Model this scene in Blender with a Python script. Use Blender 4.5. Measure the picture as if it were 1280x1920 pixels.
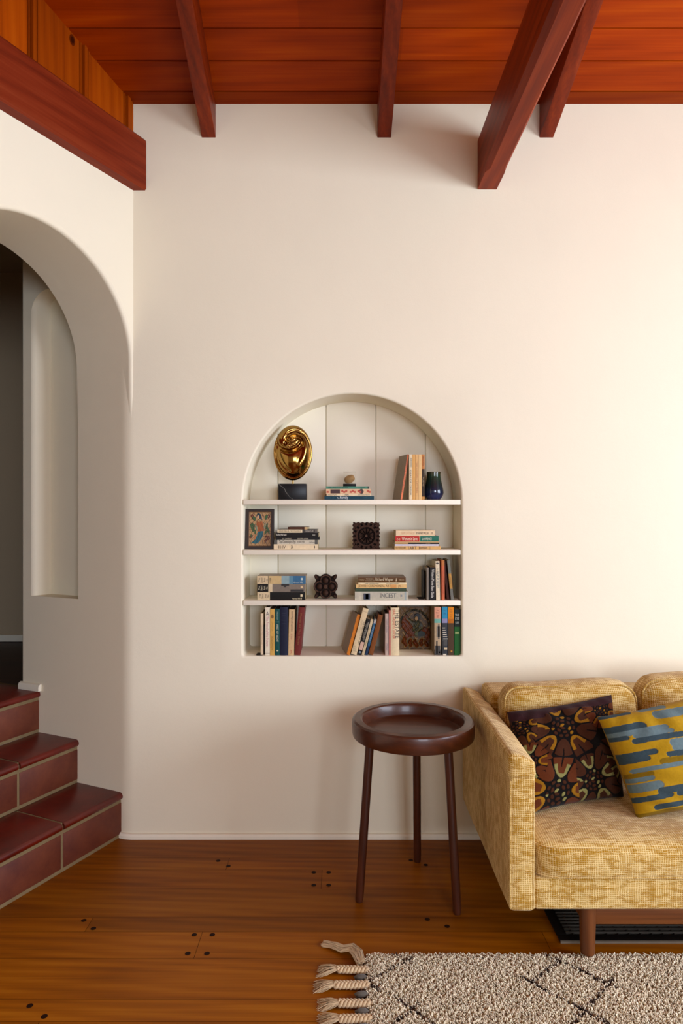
import bpy, bmesh, math, random
import numpy as np
from mathutils import Vector, Matrix
from math import sin, cos, pi, sqrt, exp, radians as R

for o in list(bpy.data.objects): bpy.data.objects.remove(o)
SC = bpy.context.scene
COL = SC.collection
random.seed(7)
rng = np.random.default_rng(7)

# ------------------------------------------------------------------ camera, world, light, exposure
CAMZ = 1.30; F = 1280.0; YW = 2.72
cam = bpy.data.cameras.new('camera'); cam.sensor_fit = 'HORIZONTAL'; cam.sensor_width = 24.0
cam.lens = 24.0; cam.clip_start = 0.02; cam.clip_end = 60
co = bpy.data.objects.new('camera', cam); COL.objects.link(co)
co.location = (0, 0, CAMZ); co.rotation_euler = (R(90), 0, 0)
SC.camera = co
vs = SC.view_settings
vs.view_transform = 'Standard'; vs.look = 'None'; vs.gamma = 1.0; vs.use_curve_mapping = False
vs.exposure = -0.05
w = bpy.data.worlds.new('sky'); SC.world = w; w.use_nodes = True
w.node_tree.nodes['Background'].inputs[0].default_value = (0.85, 0.9, 1.0, 1)
w.node_tree.nodes['Background'].inputs[1].default_value = 0.12

def area(name, loc, target, sx, sy, power, color, spread=180):
    l = bpy.data.lights.new(name, 'AREA'); l.shape = 'RECTANGLE'; l.size = sx; l.size_y = sy
    l.energy = power; l.color = color; l.spread = R(spread)
    o = bpy.data.objects.new(name, l); COL.objects.link(o); o.location = loc
    d = Vector(target) - Vector(loc); o.rotation_euler = d.to_track_quat('-Z', 'Y').to_euler()
    return o
# daylight coming in through the big side window and the smaller rear window
area('side_window_daylight', (3.72, 0.45, 1.45), (2.0, 0.45, 1.40), 2.9, 1.7, 205, (0.91, 1.0, 1.18))
area('rear_window_daylight', (1.5, -3.6, 1.7), (0.6, 2.0, 1.2), 1.8, 1.5, 130, (0.91, 1.0, 1.18))

# ------------------------------------------------------------------ helpers
def srgb(h):
    if isinstance(h, str):
        h = h.lstrip('#'); c = [int(h[i:i+2], 16)/255 for i in (0, 2, 4)]
    else: c = [v/255 for v in h]
    return tuple((v/12.92 if v <= .04045 else ((v+.055)/1.055)**2.4) for v in c)

def new_mat(name, rough=.6, spec=.5, metal=0, coat=0, sheen=0):
    m = bpy.data.materials.new(name); m.use_nodes = True
    nt = m.node_tree; b = nt.nodes['Principled BSDF']
    b.inputs['Roughness'].default_value = rough; b.inputs['Specular IOR Level'].default_value = spec
    b.inputs['Metallic'].default_value = metal; b.inputs['Coat Weight'].default_value = coat
    b.inputs['Sheen Weight'].default_value = sheen
    return m, nt, b
def N(nt, t, **kw):
    n = nt.nodes.new(t)
    for k, v in kw.items():
        if k.startswith('_'): setattr(n, k[1:], v)
        else: n.inputs[k.replace('__', ' ')].default_value = v
    return n
def coords(nt, kind='Object', scale=(1, 1, 1), rot=(0, 0, 0)):
    tc = nt.nodes.new('ShaderNodeTexCoord'); mp = nt.nodes.new('ShaderNodeMapping')
    nt.links.new(tc.outputs[kind], mp.inputs['Vector'])
    mp.inputs['Scale'].default_value = scale; mp.inputs['Rotation'].default_value = rot
    return mp.outputs[0]
def noise(nt, vec, scale, detail=4, rough=.55, dist=0):
    n = nt.nodes.new('ShaderNodeTexNoise'); nt.links.new(vec, n.inputs['Vector'])
    n.inputs['Scale'].default_value = scale; n.inputs['Detail'].default_value = detail
    n.inputs['Roughness'].default_value = rough; n.inputs['Distortion'].default_value = dist
    return n.outputs[0]
def ramp(nt, fac, stops):
    r = nt.nodes.new('ShaderNodeValToRGB'); nt.links.new(fac, r.inputs[0])
    e = r.color_ramp.elements
    while len(e) < len(stops): e.new(.5)
    for i, (p, c) in enumerate(stops): e[i].position = p; e[i].color = (*c, 1) if len(c) == 3 else c
    return r.outputs[0]
def mixc(nt, fac, a, b, mode='MIX'):
    m = nt.nodes.new('ShaderNodeMix'); m.data_type = 'RGBA'; m.blend_type = mode
    for s, v in ((0, fac), (6, a), (7, b)):
        if hasattr(v, 'is_linked') or isinstance(v, bpy.types.NodeSocket): nt.links.new(v, m.inputs[s])
        else: m.inputs[s].default_value = v if s == 0 else ((*v, 1) if len(v) == 3 else v)
    return m.outputs[2]
def math_(nt, op, a, b=0.0, c=None):
    m = nt.nodes.new('ShaderNodeMath'); m.operation = op
    for i, v in enumerate((a, b, c)):
        if v is None: continue
        if isinstance(v, bpy.types.NodeSocket): nt.links.new(v, m.inputs[i])
        else: m.inputs[i].default_value = v
    return m.outputs[0]
def bump(nt, b, h, strength=.3, dist=.002):
    n = nt.nodes.new('ShaderNodeBump'); nt.links.new(h, n.inputs['Height'])
    n.inputs['Strength'].default_value = strength; n.inputs['Distance'].default_value = dist
    nt.links.new(n.outputs[0], b.inputs['Normal'])
def attr(nt, name='tone'):
    a = nt.nodes.new('ShaderNodeAttribute'); a.attribute_name = name; return a.outputs['Color']

def plaster(name, col, bs=.25):
    m, nt, b = new_mat(name, .75, .25)
    v = coords(nt)
    n1 = noise(nt, v, 2.2, 3); n2 = noise(nt, v, 260, 3, .6); n3 = noise(nt, v, 9, 4)
    c = srgb(col)
    nt.links.new(ramp(nt, n1, [(.3, tuple(x*.97 for x in c)), (.7, c)]), b.inputs['Base Color'])
    h = math_(nt, 'ADD', math_(nt, 'MULTIPLY', n2, .25), math_(nt, 'MULTIPLY', n3, 1.5))
    bump(nt, b, h, bs, .003)
    return m
def wood(name, dark, mid, light, axis='X', rough=.45, scale=1.0, coat=0.0, useattr=False, contrast=1.0, rings=0.0, spec=.4):
    m, nt, b = new_mat(name, rough, spec, coat=coat)
    st = {'X': (1.2, 14, 14), 'Y': (14, 1.2, 14), 'Z': (14, 14, 1.2)}[axis]
    v = coords(nt, 'Object', tuple(s*scale for s in st))
    d = noise(nt, v, 1.0, 2, .5, .6)
    fine = {'X': (3, 160, 160), 'Y': (160, 3, 160), 'Z': (160, 160, 3)}[axis]
    v2 = coords(nt, 'Object', tuple(s*scale for s in fine))
    f = noise(nt, v2, 1.0, 3, .6, .2)
    wv = nt.nodes.new('ShaderNodeTexWave'); wv.wave_type = 'BANDS'; wv.bands_direction = {'X': 'DIAGONAL', 'Y': 'DIAGONAL', 'Z': 'DIAGONAL'}[axis]
    nt.links.new(v, wv.inputs['Vector']); wv.inputs['Scale'].default_value = 1.1
    wv.inputs['Distortion'].default_value = 5; wv.inputs['Detail'].default_value = 2; wv.inputs['Detail Scale'].default_value = .8
    g = math_(nt, 'ADD', math_(nt, 'MULTIPLY', d, .55), math_(nt, 'MULTIPLY', f, .35))
    g = math_(nt, 'ADD', g, math_(nt, 'MULTIPLY', wv.outputs['Fac'], .10 + rings))
    c = ramp(nt, g, [(.5-.22/contrast, srgb(dark)), (.52, srgb(mid)), (.5+.25/contrast, srgb(light))])
    if useattr: c = mixc(nt, 1.0, c, attr(nt), 'MULTIPLY')
    nt.links.new(c, b.inputs['Base Color'])
    bump(nt, b, f, .15, .001)
    return m
def plain(name, col, rough=.6, spec=.3, **k):
    m, nt, b = new_mat(name, rough, spec, **k)
    c = srgb(col); v = coords(nt); n = noise(nt, v, 30, 3)
    nt.links.new(ramp(nt, n, [(.3, tuple(x*.88 for x in c)), (.7, tuple(min(1, x*1.06) for x in c))]), b.inputs['Base Color'])
    return m

M = {}
M['plaster'] = plaster('warm_white_plaster', '#ece3c9')
M['trimwhite'] = plaster('white_painted_wood', '#f0e8d2', .08)
M['hallplaster_shaded'] = plaster('shaded_hall_plaster', '#b8a486')  # hall dimness put into the colour, darker than the room plaster
M['ceil'] = wood('stained_ceiling_boards', '#6e1c00', '#a03800', '#c25600', 'X', .45, .8, useattr=True, contrast=.62, spec=.10)
M['beamY'] = wood('stained_beam', '#481202', '#7a2602', '#9c3c06', 'Y', .45, 1.0, contrast=.8, spec=.16)
M['beamL'] = wood('stained_wall_beam', '#4c1206', '#76280f', '#8a3c1e', 'X', .5, 1.0, contrast=.7, spec=.1)
M['panel'] = wood('knotty_pine_panel', '#7a2a00', '#a44600', '#b85a06', 'Z', .5, .8, useattr=True, contrast=.7, spec=.1)
M['floor'] = wood('oiled_oak_floor', '#643000', '#914f00', '#ac680e', 'X', .42, 1.0, useattr=True, contrast=.8, rings=.01, spec=.14)
M['peg'] = plain('dark_peg', '#220c04', .6, spec=.1)
M['table'] = wood('dark_mahogany', '#30120a', '#48200c', '#602f14', 'X', .34, 1.2, coat=.1, contrast=.8, spec=.45)
M['tableleg'] = wood('dark_mahogany_leg', '#2e110a', '#46200f', '#5a2c16', 'Z', .38, 1.2, spec=.45)
M['walnut'] = wood('walnut_leg', '#4a240c', '#6a3a18', '#7e4a22', 'Z', .45, 1.0)
M['rail'] = wood('walnut_rail', '#4a240c', '#6e3c16', '#824c20', 'X', .45, 1.0)
def tile_mat(name, dark, light, rough, coat):
    m, nt, b = new_mat(name, rough, .5, coat=coat)
    v = coords(nt); n1 = noise(nt, v, 7, 5, .6); n2 = noise(nt, v, 60, 4)
    g = math_(nt, 'ADD', math_(nt, 'MULTIPLY', n1, .8), math_(nt, 'MULTIPLY', n2, .2))
    nt.links.new(ramp(nt, g, [(.32, srgb(dark)), (.7, srgb(light))]), b.inputs['Base Color'])
    b.inputs['Coat Roughness'].default_value = .25
    bump(nt, b, n2, .1, .001)
    return m
M['tread'] = tile_mat('glazed_terracotta_tread', '#440600', '#6a1502', .32, .15)
M['riser'] = tile_mat('terracotta_riser', '#4e1806', '#703416', .6, 0)
M['grout'] = plain('sandy_grout', '#7a6646', .9)
M['gold'], nt, b = new_mat('polished_bronze', .13, metal=1); b.inputs['Base Color'].default_value = (*srgb('#c8923c'), 1)
_v = coords(nt); nt.links.new(ramp(nt, noise(nt, _v, 18, 3), [(.3, srgb('#8a6a34')), (.7, srgb('#b0894a'))]), b.inputs['Base Color'])
M['marble'], nt, b = new_mat('black_marble', .35, .25)
_v = coords(nt, 'Object', (1, 1, 1), (0.3, 1.1, .2)); wv = nt.nodes.new('ShaderNodeTexWave'); nt.links.new(_v, wv.inputs['Vector'])
wv.inputs['Scale'].default_value = 5; wv.inputs['Distortion'].default_value = 12; wv.inputs['Detail'].default_value = 4
nt.links.new(ramp(nt, wv.outputs['Fac'], [(.0, srgb('#141516')), (.992, srgb('#1c1e1f')), (1.0, srgb('#6a6a64'))]), b.inputs['Base Color'])
# colour-attribute driven materials
def attr_mat(name, rough, coat=0, sheen=0, bs=0, bscale=200, spec=.4):
    m, nt, b = new_mat(name, rough, spec, coat=coat, sheen=sheen)
    v = coords(nt); n = noise(nt, v, bscale, 3)
    c = mixc(nt, 1.0, attr(nt), ramp(nt, n, [(.3, (.86, .86, .86)), (.7, (1, 1, 1))]), 'MULTIPLY')
    nt.links.new(c, b.inputs['Base Color'])
    if bs: bump(nt, b, n, bs, .002)
    return m
M['cover'] = attr_mat('printed_book_cover', .5, bscale=90, spec=.2)
M['glaze'] = attr_mat('glazed_relief', .33, coat=.0, spec=.14, bs=.2, bscale=60)
M['paint'] = attr_mat('painted_panel', .4, bs=.2, bscale=300)
M['velvet'] = attr_mat('cut_velvet', .9, sheen=.05, bs=.4, bscale=120, spec=.12)
M['wool'] = attr_mat('wool_pile', .95, sheen=.2, bscale=40, spec=.1)
M['carved'] = attr_mat('dark_carved_wood', .75, bs=.3, bscale=150, spec=.12)
M['pages'], nt, b = new_mat('book_pages', .8, .2)
_v = coords(nt, 'Object', (900, 4, 4)); nt.links.new(ramp(nt, noise(nt, _v, 1, 2), [(.3, srgb('#9c8660')), (.7, srgb('#cdb98f'))]), b.inputs['Base Color'])
M['darkpages'] = plain('dark_brown_pages', '#3c2414', .8)  # even dark brown page blocks, much darker than book_pages
M['blackmetal'] = plain('black_enamelled_metal', '#120d0a', .5, spec=.2)
M['greymetal'] = plain('weathered_grey_metal', '#3a342c', .55)
M['vase'], nt, b = new_mat('blue_green_glaze', .15, coat=.5)
_v = coords(nt); sp = nt.nodes.new('ShaderNodeSeparateXYZ'); nt.links.new(_v, sp.inputs[0])
_z = math_(nt, 'ADD', sp.outputs[2], math_(nt, 'MULTIPLY', noise(nt, _v, 30, 3), .03))
nt.links.new(ramp(nt, math_(nt, 'MULTIPLY', _z, 7.5), [(.2, srgb('#14204a')), (.55, srgb('#14242a')), (.85, srgb('#1e3a26')), (1.0, srgb('#44381e'))]), b.inputs['Base Color'])
M['shell'] = plain('tan_stone', '#c49a62', .4)
m, nt, b = new_mat('clear_acrylic', .02); b.inputs['Transmission Weight'].default_value = 1; b.inputs['IOR'].default_value = 1.2
b.inputs['Base Color'].default_value = (.98, .98, .97, 1); M['acrylic'] = m

def fabric():
    m, nt, b = new_mat('mustard_tweed', .9, .15, sheen=.25)
    tc = nt.nodes.new('ShaderNodeTexCoord'); sp = nt.nodes.new('ShaderNodeSeparateXYZ'); nt.links.new(tc.outputs['UV'], sp.inputs[0])
    def mp(s):
        q = nt.nodes.new('ShaderNodeMapping'); nt.links.new(tc.outputs['UV'], q.inputs['Vector']); q.inputs['Scale'].default_value = s; return q.outputs[0]
    wob = noise(nt, mp((22, 22, 1)), 1, 3); wob2 = noise(nt, mp((60, 160, 1)), 1, 2)
    def lines(coord, per, amp, sharp):
        ph = math_(nt, 'ADD', math_(nt, 'MULTIPLY', coord, 2*pi/per), math_(nt, 'MULTIPLY', wob, amp))
        s = math_(nt, 'ADD', math_(nt, 'MULTIPLY', math_(nt, 'SINE', ph), .5), .5)
        return math_(nt, 'POWER', s, sharp)
    lu = lines(sp.outputs[0], .0066, 9, 2.2); lv = lines(sp.outputs[1], .0058, 9, 2.2)
    fu = lines(sp.outputs[0], .0021, 7, 1.2); fv = lines(sp.outputs[1], .0021, 7, 1.2)
    grid = math_(nt, 'MAXIMUM', math_(nt, 'MULTIPLY', lu, noise(nt, mp((90, 16, 1)), 1, 2)), math_(nt, 'MULTIPLY', lv, noise(nt, mp((16, 90, 1)), 1, 2)))
    grid = math_(nt, 'MULTIPLY', grid, 1.75)
    slub = noise(nt, mp((26, 75, 1)), 1, 3, .65); zone = noise(nt, mp((5, 9, 1)), 1, 3, .5)
    base = ramp(nt, zone, [(.35, srgb('#d0aa5a')), (.65, srgb('#b88e3a'))])
    sl = math_(nt, 'ADD', math_(nt, 'MULTIPLY', slub, .75), math_(nt, 'MULTIPLY', zone, .35))
    slf = ramp(nt, sl, [(.53, (0, 0, 0)), (.60, (1, 1, 1))])
    c = mixc(nt, slf, base, srgb('#ac7c04'))
    g2 = ramp(nt, grid, [(.38, (0, 0, 0)), (.8, (1, 1, 1))])
    c = mixc(nt, math_(nt, 'MULTIPLY', g2, math_(nt, 'SUBTRACT', 1.0, math_(nt, 'MULTIPLY', slf, .6))), c, srgb('#f3da9a'))
    h = math_(nt, 'ADD', math_(nt, 'ADD', grid, math_(nt, 'MULTIPLY', slf, .8)), math_(nt, 'MULTIPLY', math_(nt, 'MULTIPLY', fu, fv), .6))
    dk = ramp(nt, math_(nt, 'MAXIMUM', fu, fv), [(.0, (.62, .55, .45)), (.6, (1, 1, 1))])
    c = mixc(nt, 1.0, c, dk, 'MULTIPLY')
    nt.links.new(c, b.inputs['Base Color'])
    bump(nt, b, h, .5, .0016)
    return m
M['tweed'] = fabric()
M['piping'] = plain('tweed_piping', '#c09a4e', .9)
M['satin'] = plain('plum_velvet_back', '#3c1e24', .7, sheen=.4)

class MB:
    def __init__(s): s.v = []; s.f = []; s.m = []; s.c = []; s.anyc = False
    def add(s, vs, fs, mat=0, col=None, T=None):
        o = len(s.v)
        s.v += [tuple(T @ Vector(p)) if T else tuple(p) for p in vs]
        for f in fs: s.f.append([i+o for i in f]); s.m.append(mat); s.c.append(col)
        if col is not None: s.anyc = True
        return s
    def box(s, a, b, mat=0, col=None, T=None):
        (x0, y0, z0), (x1, y1, z1) = a, b
        vs = [(x0,y0,z0),(x1,y0,z0),(x1,y1,z0),(x0,y1,z0),(x0,y0,z1),(x1,y0,z1),(x1,y1,z1),(x0,y1,z1)]
        return s.add(vs, [(0,3,2,1),(4,5,6,7),(0,1,5,4),(1,2,6,5),(2,3,7,6),(3,0,4,7)], mat, col, T)
    def rings(s, rs, close=True, cap=True, mat=0, col=None, T=None):
        n = len(rs[0]); vs = [p for r in rs for p in r]; fs = []
        for i in range(len(rs)-1):
            for j in range(n if close else n-1):
                k = (j+1) % n
                fs.append((i*n+j, i*n+k, (i+1)*n+k, (i+1)*n+j))
        if cap and close:
            fs.append(tuple(reversed(range(n)))); fs.append(tuple((len(rs)-1)*n+j for j in range(n)))
        return s.add(vs, fs, mat, col, T)
    def tube(s, pts, rad, n=8, mat=0, col=None, cap=True):
        pts = [Vector(p) for p in pts]; rs = []
        up = Vector((0, 0, 1))
        for i, p in enumerate(pts):
            d = (pts[min(i+1, len(pts)-1)] - pts[max(i-1, 0)])
            d = d.normalized() if d.length > 1e-9 else Vector((0, 0, 1))
            a = d.cross(up)
            if a.length < .05: a = d.cross(Vector((0, 1, 0)))
            a.normalize(); b_ = d.cross(a).normalized()
            r = rad[i] if hasattr(rad, '__len__') else rad
            rs.append([p + (a*cos(2*pi*k/n) + b_*sin(2*pi*k/n))*r for k in range(n)])
        return s.rings(rs, True, cap, mat, col)
    def lathe(s, prof, n=48, mat=0, col=None, T=None):
        rs = [[(r*cos(2*pi*k/n), r*sin(2*pi*k/n), z) for k in range(n)] for r, z in prof]
        return s.rings(rs, True, True, mat, col, T)
    def build(s, name, mats, parent=None, smooth=35, bevel=0, seg=2, uv=False, sub=0, fixn=True):
        me = bpy.data.meshes.new(name); me.from_pydata(s.v, [], s.f)
        if not isinstance(mats, (list, tuple)): mats = [mats]
        for m in mats: me.materials.append(m)
        me.polygons.foreach_set('material_index', s.m)
        if s.anyc:
            ca = me.color_attributes.new('tone', 'FLOAT_COLOR', 'CORNER')
            buf = []
            for p, c in zip(me.polygons, s.c):
                c = c or (1, 1, 1); buf += [c[0], c[1], c[2], 1]*p.loop_total
            ca.data.foreach_set('color', buf)
        if fixn:
            bm = bmesh.new(); bm.from_mesh(me); bmesh.ops.recalc_face_normals(bm, faces=bm.faces)
            if bevel:
                es = [e for e in bm.edges if len(e.link_faces) == 2 and e.calc_face_angle(0) > R(30)]
                bmesh.ops.bevel(bm, geom=es, offset=bevel, segments=seg, profile=.5, affect='EDGES', clamp_overlap=True)
            bm.to_mesh(me); bm.free()
        if uv: box_uv(me)
        if smooth:
            me.polygons.foreach_set('use_smooth', [True]*len(me.polygons)); me.set_sharp_from_angle(angle=R(smooth))
        o = bpy.data.objects.new(name, me); COL.objects.link(o)
        if parent: o.parent = parent
        if sub:
            q = o.modifiers.new('subdivision', 'SUBSURF'); q.levels = sub; q.render_levels = sub
        return o
def box_uv(me):
    l = me.uv_layers.new(name='UVMap')
    for p in me.polygons:
        n = p.normal; ax = max(range(3), key=lambda i: abs(n[i]))
        for li in p.loop_indices:
            c = me.vertices[me.loops[li].vertex_index].co
            l.data[li].uv = ((c.z, c.y), (c.x, c.z), (c.x, c.y))[ax]
def struct(o, **k): o['kind'] = 'structure'; return o
def tag(o, label, cat, group=None, kind=None):
    o['label'] = label; o['category'] = cat
    if group: o['group'] = group
    if kind: o['kind'] = kind
    return o
def thing(name, label, cat, loc=(0, 0, 0), rot=(0, 0, 0), group=None):
    o = bpy.data.objects.new(name, None); COL.objects.link(o); o.empty_display_size = .05
    o.location = loc; o.rotation_euler = rot
    return tag(o, label, cat, group)
def at(px, py, Y): return Vector(((px-640)*Y/F, Y, CAMZ-(py-960)*Y/F))

# ------------------------------------------------------------------ geometry of the room
CX = -.829                                    # corner between back wall and left wall
A = Vector((-.4244, -.9055, 0))               # along the left wall, towards the camera
B = Vector((-.9055, .4244, 0))                # through the left wall's thickness
C0 = Vector((CX, YW, 0))
def L(t, u, z): return tuple(C0 + A*t + B*u + Vector((0, 0, z)))
SL = .30
def zc(y): return 2.925 + SL*(2.72-y) if y > -.4 else 2.925 + SL*3.12 - SL*(-.4-y)
XR = 3.5; YF = -3.4; XL = -4.0

# floor of pegged planks --------------------------------------------------
lines = [2.80, 2.714, 2.564, 2.480, 2.354, 2.189, 2.114, 1.988, 1.822, 1.741]
wd = [.166, .082, .126]
while lines[-1] > YF: lines.append(lines[-1] - wd[len(lines) % 3])
JO = {2: [-.42], 3: [-.07], 5: [-.795], 6: [.62, -.43], 1: [1.2], 4: [.9, -1.3], 8: [1.0], 9: [-.77]}
pegs = [(409,1614),(428,1624),(588,1636),(616,1636),(588,1660),(616,1660),(157,1726),(175,1741),(364,1753),(398,1753),(352,1788),(388,1788),
        (56,1886),(83,1906),(770,1613),(798,1622),(801,1724),(838,1737),(1120,1622),(1150,1622)]
mb = MB()
for i in range(len(lines)-1):
    y1, y0 = lines[i], lines[i+1]
    js = sorted([XL, XR] + (JO.get(i, []) if i < 10 else [random.uniform(-3, 3) for _ in range(2)]))
    for a, b_ in zip(js, js[1:]):
        k = random.uniform(.78, 1.12); kk = (k*random.uniform(.97, 1.03), k, k*random.uniform(.9, 1.05))
        g = .0006
        mb.add([(a+g, y0+g, 0), (b_-g, y0+g, 0), (b_-g, y1-g, 0), (a+g, y1-g, 0)], [(0, 1, 2, 3)], 0, kk)
mb.box((XL, YF, -.06), (XR, YW+.1, -.0012), 1)
for px, py in pegs:
    Y = CAMZ*F/(py-960); X = (px-640)*Y/F
    mb.add([(X+.0085*cos(k*pi/6), Y+.0085*sin(k*pi/6), .0006) for k in range(12)], [tuple(range(12))], 1)
fl = mb.build('floor', [M['floor'], M['peg']], smooth=0, fixn=False); struct(fl)

# back wall with arched book niche -----------------------------------------
NX0, NX1 = (455-640)*YW/F, (865-640)*YW/F
NZ0, NZS = CAMZ-(1230-960)*YW/F, CAMZ-(943-960)*YW/F
NC = (NX0+NX1)/2; NR = (NX1-NX0)/2; ND = .185
def niche_outline(off=0):
    r = NR+off; p = []
    cr = .012
    p.append((NC-r, NZS)); 
    for k in range(1, 7): p.append((NC-r, NZS + (NZ0-off+cr-NZS)*k/6))
    for k in range(1, 5): a = pi + k/4*pi/2; p.append((NC-r+cr+cr*cos(a), NZ0-off+cr+cr*sin(a)))
    for k in range(0, 9):
        p.append((NC-r+cr + (2*r-2*cr)*(k+1)/10, NZ0-off))
    for k in range(0, 5): a = -pi/2 + k/4*pi/2; p.append((NC+r-cr+cr*cos(a), NZ0-off+cr+cr*sin(a)))
    for k in range(1, 7): p.append((NC+r, NZ0-off+cr + (NZS-(NZ0-off+cr))*k/6))
    n = 48
    for k in range(1, n): a = k*pi/n; p.append((NC+r*cos(a), NZS+(r*1.0)*sin(a)))
    return p
bm = bmesh.new()
def ring3(off, y): return [bm.verts.new((x, y, z)) for x, z in niche_outline(off)]
rr = .009
rs = [ring3(rr, YW)] + [ring3(rr*(1-sin(a)), YW+rr*(1-cos(a))) for a in (R(22), R(45), R(68))] + [ring3(0, YW+rr), ring3(-.0001, YW+rr+.003), ring3(-.004, YW+.09), ring3(-.004, YW+ND)]
n = len(rs[0])
for a, b_ in zip(rs, rs[1:]):
    for j in range(n): bm.faces.new((a[j], a[(j+1) % n], b_[(j+1) % n], b_[j]))
# surrounding flat wall: connect the hole to a box, then plain quads outward
hole = rs[0]; hx0, hx1 = NC-NR-.1, NC+NR+.1; hz0, hz1 = NZ0-.1, NZS+NR+.1
def proj(v):
    dx, dz = v.co.x-NC, v.co.z-(hz0+hz1)/2
    sx = (hx1-hx0)/2/abs(dx) if abs(dx) > 1e-6 else 1e9; sz = (hz1-hz0)/2/abs(dz) if abs(dz) > 1e-6 else 1e9
    s = min(sx, sz); return (NC+dx*s, YW, (hz0+hz1)/2+dz*s)
outer = [bm.verts.new(proj(v)) for v in hole]
for j in range(n): bm.faces.new((outer[j], outer[(j+1) % n], hole[(j+1) % n], hole[j]))
corners = [(hx0, hz0), (hx1, hz0), (hx1, hz1), (hx0, hz1)]
for (cx, cz) in corners:     # fill the corner triangles left by the projection
    best = None
    for j in range(n):
        a, b_ = outer[j], outer[(j+1) % n]
        if (abs(a.co.x-cx) < 1e-6) != (abs(b_.co.x-cx) < 1e-6) and (abs(a.co.z-cz) < 1e-6 or abs(b_.co.z-cz) < 1e-6) and (abs(a.co.x-cx) < 1e-6 or abs(b_.co.x-cx) < 1e-6):
            v = bm.verts.new((cx, YW, cz)); bm.faces.new((a, v, b_))
            break
def q(x0, z0, x1, z1, y=YW): bm.faces.new([bm.verts.new(p) for p in ((x0, y, z0), (x1, y, z0), (x1, y, z1), (x0, y, z1))])
ZT = 2.93
EDGE = -.80
q(EDGE, 0, XR, hz0); q(EDGE, hz1, XR, ZT); q(EDGE, hz0, hx0, hz1); q(hx1, hz0, XR, hz1)
q(CX-.01, 2.62, EDGE, ZT)
bmesh.ops.recalc_face_normals(bm, faces=bm.faces)
me = bpy.data.meshes.new('wall_back'); bm.to_mesh(me); bm.free(); me.materials.append(M['plaster'])
me.polygons.foreach_set('use_smooth', [True]*len(me.polygons)); me.set_sharp_from_angle(angle=R(40))
wb = bpy.data.objects.new('wall_back', me); COL.objects.link(wb); struct(wb)
# back boards of the niche with v-grooves
mb = MB()
xs = [NC-NR-.03, (466-640)*2.905/F, (521-640)*2.905/F, (611-640)*2.905/F, (704-640)*2.905/F, (797-640)*2.905/F, NC+NR+.03]
for a, b_ in zip(xs, xs[1:]):
    mb.box((a+.0022, YW+ND-.004, NZ0-.02), (b_-.0022, YW+ND+.01, NZS+NR+.02))
mb.box((xs[0], YW+ND+.004, NZ0-.02), (xs[-1], YW+ND+.02, NZS+NR+.02))
o = mb.build('trim_1', M['trimwhite'], bevel=.002); struct(o)
SH = [CAMZ-(937-960)*YW/F, CAMZ-(1031-960)*YW/F, CAMZ-(1126-960)*YW/F, NZ0]
for i, z in enumerate(SH[:3]):
    o = MB().box((NX0+.0015, YW+.001, z-.0195), (NX1-.0035, YW+ND-.003, z)).build('niche_shelf', M['trimwhite'], bevel=.0015)
    tag(o, ['top white painted shelf board in the arched wall niche, carrying the bronze sculpture', 'middle white painted shelf board in the arched wall niche, carrying the square carved block',
            'lowest white painted shelf board in the arched wall niche, carrying the four-lobed carved block'][i], 'shelf', 'white shelf boards in the arched niche')

# curved corner into the arch jamb, with tall recess ------------------------
J0 = Vector((-.854, YW, 0))
def JP(u, d, z): return tuple(J0 + B*u - A*d + Vector((0, 0, z)))      # d = into the wall
path = [(EDGE, YW)]
for k in range(9):
    a = k/8*R(25.1); rad = .12; tl = rad*math.tan(R(12.55))
    path.append((J0.x+tl - rad*sin(a), YW + rad*(1-cos(a))))
U0, U1, UE = .262, .525, .585
mb = MB()
ZJ = 2.62
rA = [(path[0][0], path[0][1], 0), (path[1][0]+.004, YW, 0)] + [(x, y, 0) for x, y in path[1:]] + [JP(.032, 0, 0), JP(U0, 0, 0)]
mb.rings([rA, [(x, y, ZJ) for x, y, _ in rA]], close=False, cap=False)
zb, zt = .939, 2.25
def jq(a, b_): mb.rings([[JP(a[0], a[1], a[2]), JP(b_[0], b_[1], a[2])], [JP(a[0], a[1], b_[2]), JP(b_[0], b_[1], b_[2])]], close=False, cap=False)
jq((U0, 0, 0), (U1+.012, 0, zb)); jq((U0, 0, zt), (U1+.012, 0, ZJ))
prof = [(U1+.012, 0), (U1+.004, .002), (U1-.004, .009), (U1-.009, .020), (U1-.012, .084), (U0+.006, .084), (U0, .078), (U0, 0)]
rt = .10
rows = []
zz = [zb, zb+.002] + [zt-rt] 
rows.append([JP(u, d, zb) for u, d in prof]); rows.append([JP(u, d, zt-rt) for u, d in prof])
for k in range(1, 9):
    a = k/8*pi/2; ins = rt*(1-cos(a)); z = zt-rt+rt*sin(a)
    rows.append([JP(min(u, U1+.012-ins) if u > .4 else u, d, z) for u, d in prof])
mb.rings(rows, close=False, cap=False)
mb.add([JP(u, d, zb) for u, d in prof], [tuple(range(len(prof)))])
mb.add(rows[-1], [tuple(range(len(prof)))])
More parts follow.
